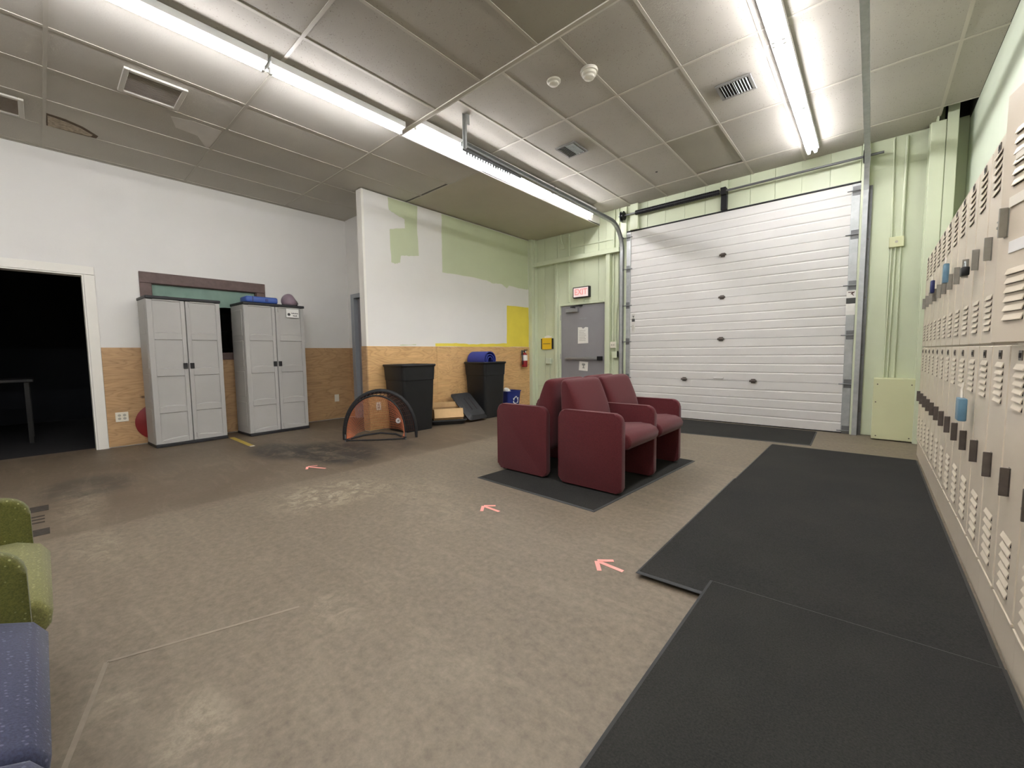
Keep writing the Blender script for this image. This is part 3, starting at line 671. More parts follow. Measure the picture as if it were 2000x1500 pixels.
# ================================================================== EXIT DOOR
e = bpy.data.objects.new('door_4', None); C.objects.link(e); e['kind'] = 'structure'; e.location = (-4.105, YD, 0)
put('door_slab', MB().box(-.475, .475, .012, .055, .01, 1.965, .003, 1), 'grey_door', e)
for q in ((-.512, -.477, 0, 2.01), (.477, .512, 0, 2.01)): put('frame_jamb', MB().box(q[0], q[1], -.02, .10, q[2], q[3], .003, 1), 'green_paint', e)
put('frame_head', MB().box(-.477, .477, -.02, .10, 1.968, 2.01, .003, 1), 'green_paint', e)
pb = put('push_bar', MB().box(-.34, .36, -.055, -.02, .94, .985, .006), 'alu', e)
put('bar_end_case', MB().box(.345, .43, -.06, .012, .925, 1.0, .008), 'dark_steel', pb)
put('bar_end_case', MB().box(-.36, -.32, -.05, .012, .945, .98, .005), 'alu', pb)
cl = put('door_closer', MB().box(-.34, -.07, -.045, .0115, 1.835, 1.905, .006), 'alu', e)
mb = MB().tube([(-.15, -.05, 1.915), (-.2, -.09, 1.925), (-.02, -.03, 1.945)], .009, 6); mb.cyl((-.15, -.02, 1.905), (-.15, -.02, 1.925), .014, 10); mb.box(-.05, .01, -.04, .0, 1.935, 1.955)
put('closer_arm', mb, 'dark_steel', cl)
for z in (1.0, .25, 1.75): put('door_hinge', MB().cyl((-.478, -.012, z - .05), (-.478, -.012, z + .05), .008, 8), 'alu', e)
random.seed(3)
mb = MB()
for k in range(7): x = -.06 + k * .022; mb.box(x, x + random.uniform(.008, .018), .0105, .0125, 1.70 + random.uniform(-.006, .006), 1.715)
put('scraped_paint', mb, 'grey_frame', e)
t = thing('notice_paper', 'printed white notice taped to the upper part of the grey exit door', 'paper', (-4.09, YD + .012, 1.395))
put('sheet', MB().prism([(-.112, -.155), (.112, -.15), (.108, .145), (.05, .15), (.0, .12), (-.03, .15), (-.11, .152)], -.0025, -.001, 'Y'), 'paper', t)
for k in range(7): put('print_line', MB().box(-.085, -.085 + random.uniform(.1, .16), -.0032, -.0026, .08 - k * .03, .086 - k * .03), 'ink_grey', t)
t = thing('notice_paper', 'tilted white sheet taped below the push bar of the exit door', 'paper', (-4.08, YD + .012, .815)); t.rotation_euler = (0, .07, 0)
put('sheet', MB().box(-.095, .095, -.0025, -.001, -.085, .085), 'paper', t)
put('print_mark', MB().prism([(-.03, .05), (.03, .05), (.04, .03), (.012, .0), (.03, -.04), (-.02, -.04), (-.005, .0), (-.035, .025)], -.0032, -.0026, 'Y'), 'ink_grey', t)
# exit sign
t = thing('exit_sign', 'lit red and white EXIT sign above the grey exit door', 'sign', (-4.09, YD, 2.185))
put('housing', MB().box(-.175, .175, -.07, -.0005, -.10, .10, .008), 'black_plastic', t)
put('lit_face', MB().box(-.155, .155, -.0725, -.0702, -.083, .083), 'exit_face', t)
RX = Matrix.Rotation(PI / 2, 4, 'X')
text('lettering', 'EXIT', .15, 'exit_red', t, Matrix.Translation((0, -.0735, .0)) @ RX @ Matrix.Scale(.88, 4, Vector((1, 0, 0))), .0008, .004)
# yellow folder holder
t = thing('folder_holder', 'yellow folder in a black wall holder beside the exit door', 'folder', (-4.905, YD, 1.255))
put('holder_back', MB().box(-.15, .15, -.016, -.0005, -.105, .105, .004), 'black_plastic', t)
put('yellow_folder', MB().box(-.115, .115, -.03, -.0165, -.112, .115, .003), 'yellow_card', t)
put('folder_print', MB().box(-.09, .09, -.0312, -.0302, -.006, .004), 'ink', t)
put('papers', MB().box(-.06, .11, -.0155, -.0125, .1055, .15).box(-.02, .06, -.0125, -.0105, .1055, .165), 'paper', t)

# ================================================================== ELECTRICAL
def outlet(axis, pos, wd, ht, label, slots=1):
    t = thing('wall_outlet', label, 'outlet', pos); t.rotation_euler = (0, 0, PI / 2 if axis == 'X' else 0)
    put('cover_plate', MB().box(-wd / 2, wd / 2, -.007, -.0005, -ht / 2, ht / 2, .002, 1), 'plate', t)
    for k in range(slots):
        x = (k - (slots - 1) / 2) * .046
        for z in (-.02, .02): put('socket', MB().lathe([(.015, 0), (.015, -.002)], (0, 0, 0), 12, 'Y', Matrix.Translation((x, -.007, z))), 'plate_slot', t)
    return t
outlet('X', (XW + .013, .60, .363), .115, .115, 'ivory double outlet on plywood beside the dark doorway', 2)
outlet('X', (XW + .013, 3.245, .356), .075, .12, 'ivory outlet on plywood right of the labelled cabinet', 0)
outlet('X', (XP + .013, 3.115, .345), .075, .12, 'ivory outlet on the partition plywood behind the goal net', 1)
t = thing('junction_box', 'green painted junction box with a conduit below, left of the exit door', 'electrical box', (-4.86, YD, .91))
put('box', MB().box(-.06, .06, -.05, -.0005, -.055, .055, .006), 'green_pale', t); put('conduit', MB().cyl((.015, -.02, -.055), (.02, -.02, -.91), .009, 8), 'green_paint', t, True)
t = thing('junction_box', 'cream switch box right of the exit door at push bar height', 'electrical box', (-3.445, YD, 1.20))
put('box', MB().box(-.055, .055, -.05, -.0005, -.055, .055, .006), 'plate', t)
for x in (-.02, .02): put('toggle', MB().box(x - .006, x + .006, -.06, -.05, -.012, .012), 'plate_slot', t)
t = thing('junction_box', 'grey disconnect box low beside the left door track', 'electrical box', (-3.40, YD - .03, 1.02))
put('box', MB().box(-.045, .045, -.05, .029, -.05, .06, .006), 'green_paint', t); put('switch_lever', MB().box(.046, .056, -.04, -.01, -.03, .07), 'dark_steel', t)
put('conduit', MB().tube([(.02, -.02, .06), (.02, -.02, .22), (.0, -.02, .3)], .009, 8), 'green_paint', t, True)
tag(put('electrical_conduit', MB().tube([(-3.455, YD - .02, 1.255), (-3.455, YD - .02, 2.5), (-3.44, YD - .02, ZR)], .011, 8), 'green_paint', None, True), 'green painted conduit rising from the cream switch box', 'conduit')
tag(put('electrical_conduit', MB().tube([(-3.40, YD - .02, 1.3), (-3.40, YD - .02, 1.75), (-3.36, YD - .025, 1.95), (-3.36, YD - .025, ZR)], .009, 8), 'green_paint', None, True), 'bent green conduit beside the left door track', 'conduit')
t = thing('wall_bracket', 'small green bracket hanging under the ceiling above the exit door', 'bracket', (-4.55, YD, 3.16))
put('strap', MB().tube([(0, -.03, .155), (.01, -.04, .05), (.03, -.03, -.03)], .014, 6), 'green_paint', t); put('foot_plate', MB().box(-.02, .07, -.02, -.0005, -.12, -.02, .003), 'green_paint', t)
t = thing('junction_box', 'green junction box high on the wall right of the overhead door', 'electrical box', (.17, YD, 2.32))
put('box', MB().box(-.065, .065, -.05, -.0005, -.06, .06, .006), 'green_box', t); put('knockout', MB().cyl((.0, -.05, 0), (.0, -.054, 0), .014, 12), 'plate_slot', t)
for k, (x0, z0, x1, z1, lab) in enumerate([(.125, 2.38, .105, 3.50, 'thin green conduit rising from the high junction box, its left one'), (.215, 2.38, .215, 3.50, 'thicker green conduit rising from the high junction box, its right one'),
        (.12, .73, .13, 2.26, 'green conduit dropping from the high junction box, leftmost of three'), (.155, .73, .165, 2.26, 'green conduit dropping from the high junction box, middle of three'), (.215, .73, .21, 2.26, 'green conduit dropping from the high junction box, rightmost of three')]):
    tag(put('electrical_conduit', MB().cyl((x0, YD - .02, z0), (x1, YD - .02, z1), .014 if k == 1 else .008, 8), 'green_paint', None, True), lab, 'conduit')
# fire extinguisher on the partition
t = thing('fire_extinguisher', 'red fire extinguisher hung on the partition plywood by the corner post', 'extinguisher', (XP + .085, 6.31, .80))
put('cylinder', MB().lathe([(.05, 0), (.058, .01), (.058, .236), (.05, .255), (.025, .275), (.02, .285)], seg=20), 'red_paint', t, True)
put('label', MB().lathe([(.0588, .125), (.0588, .235)], seg=20), 'paper', t, True)
put('valve', MB().cyl((0, 0, .285), (0, 0, .315), .016, 10).box(-.012, .06, -.012, .012, .315, .327).box(-.012, .075, -.01, .01, .332, .344), 'dark_steel', t)
put('gauge', MB().cyl((.02, 0, .30), (.032, 0, .30), .014, 12), 'white_ink', t)
put('hose', MB().tube([(0, .015, .30), (0, -.05, .32), (.01, -.078, .26), (.01, -.072, .14), (.01, -.066, .05)], .010, 8), 'black_rubber', t, True)
put('wall_hook', MB().box(-.072, -.06, -.02, .02, .2, .33), 'galv_dull', t)

# ================================================================== LOCKERS
PITCH = 0.29; Y0 = 2.297; NB = 16; K0 = -4; DEP = XR - XL - .018
def louver(wd, out, h):
    # hooded louver: flush top edge, lower lip stands proud; dark slot under the lip (local: y along width, -x out, z up)
    return MB().prism([(0, h), (-out, .003), (-out, 0), (-out + .003, 0), (0, h - .004)], -wd / 2, wd / 2, 'Y')
lv_me = louver(.118, .0065, .021).mesh('louver'); sl_me = MB().box(-.0012, -.0002, -.06, .06, -.001, .013).mesh('louver_slot')
def latch_mesh(dark):
    mb = MB().box(-.003, 0, -.014, .012, -.050, .050, .0012, 1); mb.box(-.020, -.003, -.008, .008, -.036, .028, .003, 1); mb.box(-.026, -.003, -.014, -.009, -.050, .050, .0015, 1); mb.cyl((-.020, .001, -.014), (-.024, .001, -.014), .005, 8); mb.box(-.023, -.020, -.006, .007, .004, .009)
    return mb.mesh('latch')
lt_up = latch_mesh(False); lt_up.materials.append(MT['steel']); lt_lo = latch_mesh(True); lt_lo.materials.append(MT['steel_dark'])
np_me = MB().box(-.0035, 0, -.022, .022, -.017, .017, .001, 1).mesh('number_plate')
fr_me = MB().box(-.0015, 0, -.012, .012, -.008, .008).mesh('plate_digits')
def door_mesh(h): return MB().box(-.016, 0, -(PITCH - .016) / 2, (PITCH - .016) / 2, 0, h, .003, 1).mesh('locker_door')
UP_H, LO_H = 1.945 - 1.0875, 1.0785 - .176
up_me, lo_me = door_mesh(UP_H), door_mesh(LO_H)
ORD = ['first', 'second', 'third', 'fourth', 'fifth', 'sixth', 'seventh', 'eighth', 'ninth', 'tenth', 'eleventh', 'twelfth', 'thirteenth', 'fourteenth', 'fifteenth', 'sixteenth']
AJAR = -1
for k in range(K0, K0 + NB):
    yc = Y0 + (k + .5) * PITCH; idx = K0 + NB - 1 - k
    lab = 'tan double-tier metal locker, %s from the green back wall' % ORD[idx]
    if k == AJAR: lab = 'tan double-tier locker with its upper door standing ajar and a name tag'
    t = thing('locker', lab, 'locker', (XL + .016, yc, 0), 0, 'double-tier lockers along the right wall')
    hp = PITCH / 2 - .0006
    mb = MB()
    mb.box(-.008, DEP, -hp, hp, 0.0, .168); mb.box(.02, DEP, -hp, hp, .17, .19)
    mb.box(.0, DEP, -hp, -hp + .006, .17, 1.954); mb.box(.0, DEP, hp - .006, hp, .17, 1.954); mb.box(DEP - .006, DEP, -hp + .006, hp - .006, .17, 1.954)
    mb.box(.0, DEP - .006, -hp + .006, hp - .006, 1.946, 1.954); mb.box(.0, DEP - .006, -hp + .006, hp - .006, 1.075, 1.091)
    put('locker_body', mb, 'locker', t)
    put('sill_lip', MB().box(-.018, .0, -hp + .012, hp - .012, .164, .172, .001, 1), 'locker_lit', t)
    for tier in (0, 1):
        z0, h, me = ((1.0875, UP_H, up_me) if tier else (.176, LO_H, lo_me))
        ajar = (k == AJAR and tier)
        if ajar:
            m2 = me.copy(); m2.transform(Matrix.Translation((0, (PITCH - .016) / 2, 0))); d = link('locker_door', m2, 'locker', t, (.0, -(PITCH - .016) / 2, z0), (0, 0, math.radians(11.0))); off = (PITCH - .016) / 2
        else: d = link('locker_door', me, 'locker', t, (.0, 0, z0)); off = 0
        xs_ = -.016
        lvz = [h - .065 - i * .031 for i in range(6)] if tier else [h - .085 - i * .027 for i in range(6)]
        lvb = [.055 + i * .027 for i in range(6)] if tier else [.045 + i * .036 for i in range(6)]
        if ajar: lvz = [h - .16 - i * .034 for i in range(6)]; lvb = [.075 + i * .031 for i in range(6)]
        for z in lvz + lvb:
            link('louver', lv_me, 'locker_lit', d, (xs_, off, z)); link('louver_slot', sl_me, 'slot', d, (xs_, off, z))
        link('latch', lt_up if tier else lt_lo, None, d, (xs_ + .001, off + (.085 if ajar else .03), 1.50 - z0 if tier else .605 - z0))
        link('number_plate', np_me, 'brass_dark', d, (xs_ + .0005, off, h - .035 if not (tier and not ajar) else h - .03))
        link('plate_digits', fr_me, 'slot', d, (xs_ - .003, off, h - .035 if not (tier and not ajar) else h - .03))
        if ajar:
            put('name_tag', MB().box(xs_ - .006, xs_, -.10 + off, .065 + off, h - .40, h - .365, .001), 'plate', d)
            tg = put('name_tag', MB().box(xs_ - .006, xs_, -.09 + off, .045 + off, h - .345 - .03, h - .345, .001), 'plate', d); tg.location = (0, 0, .125)
            put('loose_card', MB().box(xs_ - .003, xs_, -.09 + off, .055 + off, h - .555, h - .515, .001), 'paper', d)
struct('trim_12', MB().box(XL + .03, XR - .001, Y0 + (K0 + NB) * PITCH + .001, Y0 + (K0 + NB) * PITCH + .03, 0, 1.95, .003), 'locker')
def lock(name, y, z, label, cat, mb, mat): 
    t = thing(name, label, cat, (XL - .024, y, z)); put('body', mb, mat, t, True); return t
def pouch(): return MB().box(-.022, .006, -.024, .024, -.07, .055, .006, 2)
t = lock('padlock_cover', 3.93, 1.565, 'pale blue plastic cover hanging on an upper locker latch', 'cover', pouch(), 'pale_blue'); put('loop', MB().tube([(-.01, 0, .06), (-.01, .01, .10), (-.005, 0, .12)], .004, 6), 'plate', t)
t = lock('padlock_cover', 4.72, 1.56, 'navy plastic cover hanging on an upper locker latch near the back wall', 'cover', MB().box(-.02, .004, -.03, .03, -.05, .05, .006), 'navy'); put('loop', MB().tube([(-.01, 0, .05), (-.01, .01, .085), (-.005, 0, .10)], .004, 6), 'plate', t)
t = lock('padlock', 3.10, 1.455, 'black padlock on an upper locker latch beside the ajar door', 'padlock', MB().box(-.03, .0, -.03, .03, -.022, .022, .006), 'black_plastic'); put('shackle', MB().tube([(-.015, -.018, .02), (-.015, -.016, .04), (-.015, .0, .05), (-.015, .016, .04), (-.015, .018, .02)], .004, 6), 'galv', t, True)
t = lock('padlock_cover', 2.92, .775, 'pale blue translucent cover hung on a lower locker', 'cover', MB().box(-.03, .0, -.045, .045, -.055, .055, .006), 'pale_blue'); put('loop', MB().tube([(-.015, 0, .055), (-.015, .012, .09), (-.01, .012, .13)], .005, 6), 'plate', t)

# ================================================================== CABINETS
def cabinet(x, y0, y1, label, dep=.45, rz=0.0):
    wd = y1 - y0; t = thing('storage_cabinet', label, 'cabinet', (x, (y0 + y1) / 2, 0), rz, 'grey resin storage cabinets'); H = 1.79; a = wd / 2
    # local: front faces +x at x=0
    put('base', MB().box(-dep - .004, .012, -a - .004, a + .004, 0, .035, .006), 'black_resin', t)
    put('top_cap', MB().box(-dep - .008, .016, -a - .008, a + .008, H - .035, H, .008), 'black_resin', t)
    mb = MB(); mb.box(-dep, -.03, -a, -a + .02, .035, H - .035); mb.box(-dep, -.03, a - .02, a, .035, H - .035); mb.box(-dep, -dep + .02, -a + .02, a - .02, .035, H - .035)
    for s in (-1, 1):
        for k in range(4):
            z0 = .12 + k * .41; mb.box(-dep + .06, -.08, s * a - .003, s * a + .003, z0, z0 + .34, .0025, 1)
    mb.box(-dep + .02, -.03, -a + .02, a - .02, .035, .05)
    put('carcass', mb, 'cabinet', t)
    for s in (-1, 1):
        ya, yb = (-a, -.004) if s < 0 else (.004, a)
        d = put('cabinet_door', MB().box(-.030, -.012, ya, yb, .04, H - .04, .004, 1), 'cabinet', t)
        lo, hi = (ya + .065, yb - .055) if s < 0 else (ya + .055, yb - .06)
        mb = MB().box(-.0118, 0, ya, lo - .012, .04, H - .04, .004).box(-.0118, 0, hi + .012, yb, .04, H - .04, .004)
        put('stile', mb, 'cabinet', d)
        rails = [(.04, .075), (.405, .475), (.845, .925), (1.28, 1.352), (1.735, H - .04)]
        for i, (z0, z1) in enumerate(rails):
            mb = MB(); n = 8; R_ = []
            for k in range(n + 1):
                u = k / n; y = lo - .012 + (hi - lo + .024) * u
                arc = .010 * math.sin(PI * u) if i else (.028 * (u if s < 0 else 1 - u))
                lift = .014 * (1 - abs(2 * u - 1) ** 3)
                R_.append([mb.bm.verts.new(p) for p in ((-.0118, y, z0), (0, y, z0 + .004 * (i > 0)), (0, y, z1 + arc), (-.0118, y, z1 + arc + lift))])
            for A, B in zip(R_, R_[1:]):
                for j in range(4): mb.bm.faces.new((A[j], A[(j + 1) % 4], B[(j + 1) % 4], B[j]))
            mb.bm.faces.new(R_[0]); mb.bm.faces.new(R_[-1][::-1]); put('rail', mb, 'cabinet', d)
        put('handle', MB().box(-.001, .010, (-.055 if s < 0 else .012), (-.012 if s < 0 else .055), .93, 1.0, .004), 'black_plastic', d)
        if s > 0:
            for z in (.07, 1.68): put('latch_slide', MB().box(.0, .008, .03, .045, z, z + .06, .003), 'cabinet', d)
    return t
cabinet(-6.335, .835, 1.560, 'grey two-door resin cabinet next to the dark doorway', .40, math.radians(3.5))
cab2 = cabinet(-6.235, 1.785, 2.560, 'grey two-door resin cabinet bearing a white printed sign', .45, math.radians(3))
t = thing('door_sign', 'small white printed sign on the grey cabinet door', 'sign', (-6.2455, 2.40, 1.675)); t.rotation_euler = (0, .0, math.radians(3))
put('sheet', MB().box(.008, .0095, -.085, .085, -.06, .06), 'paper', t)
put('round_logo', MB().cyl((.0096, -.05, -.018), (.0102, -.05, -.018), .02, 16), 'ink', t)
for y, z, wd in ((.03, .0, .09), (.03, -.035, .05)):
    mb = MB(); q = y - wd / 2
    while q < y + wd / 2: s_ = random.uniform(.005, .009); mb.box(.0096, .0102, q, q + s_, z - .006, z + random.choice((.006, .006, .010))); q += s_ + .0025
    put('print_line', mb, 'ink', t)
ZB = 1.7905
t = thing('storage_box', 'blue flat plastic case lying on the right hand cabinet', 'case', (-6.36, 2.02, ZB)); 
put('case_body', MB().box(-.14, .12, -.19, .20, 0, .085, .022, 3), 'blue_box', t, True); put('band', MB().box(.117, .123, -.115, -.105, .01, .08), 'navy', t); put('clasp', MB().box(.119, .127, .04, .075, .025, .055, .003), 'blue_plastic', t)
t = thing('deflated_ball', 'mauve rubber ball sagging on the right hand cabinet top', 'ball', (-6.33, 2.40, ZB)); 
mb = MB(); bmesh.ops.create_icosphere(mb.bm, subdivisions=3, radius=.105)
for v in mb.bm.verts:
    v.co.z = max(v.co.z * 1.02, -.062) + .062
    if v.co.y > .02 and v.co.z > .05: v.co.z -= (v.co.y - .02) * .75
put('ball_skin', mb, 'purple', t, True); put('grey_patch', MB().lathe([(.03, -.004), (.045, .004), (.028, .012), (.006, .015)], (0, 0, 0), 14, 'Z', Matrix.Translation((.03, .085, .055)) @ Matrix.Rotation(-1.0, 4, 'X') @ Matrix.Rotation(.35, 4, 'Y')), 'grey_rubber', t, True)
tag(put('play_disc', MB().lathe([(.22, -.005), (.23, 0), (.22, .005)], (0, 0, 0), 36, 'X', Matrix.Translation((XW + .028, .94, .27)) @ Matrix.Rotation(-.03, 4, 'Y')), 'red_plastic', None, True), 'red round disc leaning behind the left grey cabinet', 'disc')

# ================================================================== WASTE CORNER
def rr(a, b, r, n=4):
    out = []
    for cx, cy, t0 in ((a - r, b - r, 0), (-a + r, b - r, PI / 2), (-a + r, -b + r, PI), (a - r, -b + r, 1.5 * PI)):
        for k in range(n + 1): t = t0 + k * PI / 2 / n; out.append((cx + r * math.cos(t), cy + r * math.sin(t)))
    return out
def loft(levels):
    mb = MB(); rings = [[mb.bm.verts.new((x, y, z)) for x, y in rr(a, b, r)] for a, b, r, z in levels]
    for A, B in zip(rings, rings[1:]):
        n = len(A)
        for i in range(n): mb.bm.faces.new((A[i], A[(i + 1) % n], B[(i + 1) % n], B[i]))
    mb.bm.faces.new(rings[0][::-1]); mb.bm.faces.new(rings[-1]); return mb
def bin_(x, y, label, a=.255, b=.28, H=.935):
    t = thing('trash_can', label, 'trash can', (x, y, 0), 0, 'tall black square trash cans')
    put('can_body', loft([(a - .045, b - .045, .05, 0), (a - .018, b - .018, .05, H * .76), (a - .012, b - .012, .05, H * .765), (a - .004, b - .004, .05, H - .03), (a - .016, b - .016, .05, H - .03), (a - .024, b - .024, .05, H * .7), (a - .058, b - .058, .04, .02)]), 'black_plastic', t, True)
    mb = loft([(a + .004, b + .004, .055, H - .035), (a + .012, b + .012, .055, H - .015), (a + .006, b + .006, .055, H), (a - .012, b - .012, .05, H), (a - .016, b - .016, .05, H - .03)]); put('rim', mb, 'black_plastic', t, True)
    return t
bin_(-4.962, 3.455, 'tall black trash can behind the goal net')
bin_(-4.962, 4.985, 'tall black trash can with the blue rolled mat sticking out', .255, .265)
# blue rolled mat in the second can
t = thing('rolled_mat', 'blue rolled foam mat sticking out of the right hand trash can', 'mat', (-4.98, 4.93, .965))
mb = MB(); th = .014; n = 90; Rr = []
for k in range(n + 1):
    a = k / n * 5.5 * PI; r = .035 + .115 * k / n; Rr.append([(0, (r + o) * math.cos(a), (r + o) * math.sin(a)) for o in (0, th)])
verts = [[mb.bm.verts.new((x, p[1], p[2])) for x in (-.2, .2) for p in q] for q in Rr]
for A, B in zip(verts, verts[1:]):
    for i, j in ((0, 1), (1, 3), (3, 2), (2, 0)): mb.bm.faces.new((A[i], A[j], B[j], B[i]))
mb.bm.faces.new([verts[0][i] for i in (0, 1, 3, 2)]); mb.bm.faces.new([verts[-1][i] for i in (0, 2, 3, 1)])
put('foam_roll', mb, 'blue_foam', t, True)
# lids
t = thing('loose_lid', 'black slotted lid leaning against the plywood by the trash can', 'lid', (-4.90, 4.525, .215)); t.rotation_euler = (0, math.radians(40), 0)
put('lid_shell', loft([(.295, .20, .05, 0), (.30, .205, .05, .018), (.285, .19, .05, .03), (.25, .155, .05, .07)]), 'lid_plastic', t, True)
for y in (-.05, .05): put('slot', MB().box(-.13, .13, y - .011, y + .011, .0702, .0716), 'slot', t)
t = thing('loose_lid', 'black lid lying upside down holding a cardboard box', 'lid', (-4.925, 4.09, 0)); t.rotation_euler = (0, 0, -PI / 6)
put('lid_shell', loft([(.14, .235, .05, 0), (.175, .27, .05, .05), (.19, .285, .05, .062), (.187, .282, .05, .08), (.175, .27, .05, .08), (.165, .26, .05, .06), (.135, .23, .04, .010)]), 'lid_plastic', t, True)
t = thing('cardboard_box', 'open shallow cardboard box lying in the upturned lid', 'box', (-4.925, 4.09, .083)); t.rotation_euler = (0, 0, -PI / 6)
mb = MB(); mb.box(-.17, .17, -.22, .22, 0, .006); mb.box(-.17, -.165, -.22, .22, .006, .15); mb.box(-.165, .17, -.22, -.215, .006, .15); mb.box(-.165, .17, .215, .22, .006, .15); mb.box(.165, .17, -.215, .215, .006, .15)
put('box_tray', mb, 'cardboard_in', t)
put('front_flap', MB().box(.172, .177, -.22, .22, 0, .14, .001).xf(Matrix.Translation((.165, 0, .15)) @ Matrix.Rotation(math.radians(-22), 4, 'Y') @ Matrix.Translation((-.172, 0, -.125))), 'cardboard', t)
put('back_flap', MB().box(-.178, -.172, -.22, .22, .15, .23, .001), 'cardboard', t)
# recycling bin
t = thing('recycling_bin', 'small blue recycling bin beside the right hand trash can', 'bin', (-5.07, 5.73, 0))
put('bin_body', loft([(.10, .15, .03, 0), (.125, .185, .03, .36), (.135, .195, .03, .362), (.135, .195, .03, .38), (.115, .175, .03, .38), (.09, .14, .02, .015)]), 'blue_plastic', t, True)
mb = MB()
tilt = Matrix.Translation((.119, .035, .20)) @ Matrix.Rotation(.07, 4, 'Y')
for k in range(3):
    ang = k * 2 * PI / 3 + PI / 2
    R2 = lambda px, py: (px * math.cos(ang) - py * math.sin(ang), px * math.sin(ang) + py * math.cos(ang))
    # bent arrow: a shaft across the apex, folded, ending in a head
    for poly in ([(.052, -.028), (.078, -.022), (.078, .014), (.052, .02)], [(.045, .022), (.072, .020), (.040, .066), (.018, .052)], [(.050, .078), (.010, .068), (.004, .040), (.030, .05)]):
        mb.prism([R2(*q) for q in poly], 0, .0012, 'X')
put('recycling_symbol', mb.xf(tilt), 'white_ink', t)
tag(put('crumpled_paper', MB().box(0, 0, 0, 0, 0, 0) if False else (lambda m: (bmesh.ops.create_icosphere(m.bm, subdivisions=2, radius=.075), [setattr(v, 'co', v.co * random.uniform(.82, 1.08)) for v in m.bm.verts], m.xf(Matrix.Translation((-5.05, 5.63, .37))))[2])(MB()), 'paper'), 'crumpled white paper poking out of the blue recycling bin', 'paper')

# ================================================================== POP-UP GOAL
t = thing('popup_goal', 'orange net pop-up goal with a black hoop', 'goal', (-4.63, 2.74, 0)); t.rotation_euler = (0, 0, math.atan2(.67, .60))
# local: x along the mouth, +y away from the camera
HW, HH = .45, .605
hoop = [(HW * math.cos(a) * (1 + .0), .10 + .06 * math.sin(a), HH * math.sin(a) ** .85) for a in [PI * k / 28 for k in range(29)]]
put('outer_hoop', MB().tube(hoop, [.016 + .016 * math.sin(PI * k / 28) ** .5 for k in range(29)], 10), 'black_rubber', t, True)
IX0, IX1 = -.40, .33
inner = [((IX0 + IX1) / 2 - (IX1 - IX0) / 2 * math.cos(PI * k / 28), -.02 + .05 * math.sin(PI * k / 28), .02 + .54 * math.sin(PI * k / 28) ** .8) for k in range(29)]
put('inner_hoop', MB().tube(inner, .011, 8), 'black_rubber', t, True)
put('ground_bar', MB().tube([(IX0, -.02, .012), (0, -.03, .010), (IX1, -.02, .012)], .008, 8).tube([(IX0, -.02, .02), (-.2, .05, .06), (0, .09, .075), (.2, .05, .06), (IX1, -.02, .02)], .012, 8), 'black_rubber', t, True)
for x, y in ((-HW, .10), (HW, .10), (IX1, -.02), (IX0, -.02)): put('foot_peg', MB().cyl((x, y, 0), (x, y, .09), .010, 8), 'galv_dull', t, True)
# net between the inner hoop and a bowed back, built as crossing cords
def sag(u, v):      # u 0..1 along the hoop, v 0..1 from front to back
    a = PI * u; x = (IX0 + IX1) / 2 - (IX1 - IX0) / 2 * math.cos(a); z = .02 + .54 * math.sin(a) ** .8
    return Vector((x * (1 - .15 * v), -.02 + .05 * math.sin(a) + .42 * v * math.sin(a) ** .35, z * (1 - .92 * v ** 1.6) + .03 * v))
mb = MB(); nu, nv = 46, 18
for i in range(1, nu): mb.tube([sag(i / nu + (.5 / nu) * (j % 2) * .6, j / nv) for j in range(nv + 1)], .0025, 3, caps=False)
for j in range(1, nv + 1): mb.tube([sag(i / nu, j / nv) for i in range(nu + 1)], .0025, 3, caps=False)
o = put('net', mb, 'net', t); o['kind'] = 'stuff'
mb = MB()
for s in (1, ):
    for i in range(12):
        p = hoop[1 + i]; q = inner[28 - 1 - i]
        mb.tube([p, q], .003, 4, caps=False)
    for k in range(1, 5): mb.tube([Vector(hoop[1 + i]).lerp(Vector(inner[27 - i]), k / 5) for i in range(13)], .003, 4, caps=False)
for i in range(8, 27): mb.tube([hoop[i], inner[28 - i]], .004, 4, caps=False)
o = put('side_net', mb, 'net_dark', t); o['kind'] = 'stuff'
put('round_badge', MB().cyl((.20, .26, .20), (.205, .252, .20), .035, 16).xf(Matrix.Identity(4)), 'white_ink', t, True)
put('badge_print', MB().cyl((.2052, .2515, .20), (.2062, .2500, .20), .014, 10), 'ink_grey', t, True)

# ================================================================== SEATING
def panel_mesh(L, H, th=.056, r=.065):
    pts = []
    for cx, cz, t0 in ((L - r, H - r, 0), (r, H - r, PI / 2), (r * .6, .012 + r * .6, PI), (L - r * .6, .012 + r * .6, 1.5 * PI)):
        q = r if cz > H / 2 else r * .6
        for k in range(6): a = t0 + k * PI / 10; pts.append((cx + q * math.cos(a), cz + q * math.sin(a)))
    return MB().prism(pts, -th / 2, th / 2, 'Y', .016, 3).mesh('arm_panel', True)
def seat_mesh(wd, x0, x1):
    prof = [(x0, .36), (x0, .42), (x0 + .05, .435), (x0 + .2, .445), (x1 - .16, .465), (x1 - .07, .462), (x1 - .02, .44), (x1, .405), (x1 - .005, .37), (x1 - .03, .34), (x1 - .09, .325), (x0 + .1, .335)]
    return MB().prism(prof, -wd / 2, wd / 2, 'Y', .02, 3).mesh('seat', True)
def spline(pts, m=3):
    out = []; n = len(pts)
    for i in range(n):
        p0, p1, p2, p3 = [Vector(pts[(i + j) % n]) for j in (-1, 0, 1, 2)]
        for k in range(m):
            u = k / m; out.append(tuple(.5 * ((2 * p1) + (p2 - p0) * u + (2 * p0 - 5 * p1 + 4 * p2 - p3) * u * u + (3 * p1 - p0 - 3 * p2 + p3) * u ** 3)))
    return out
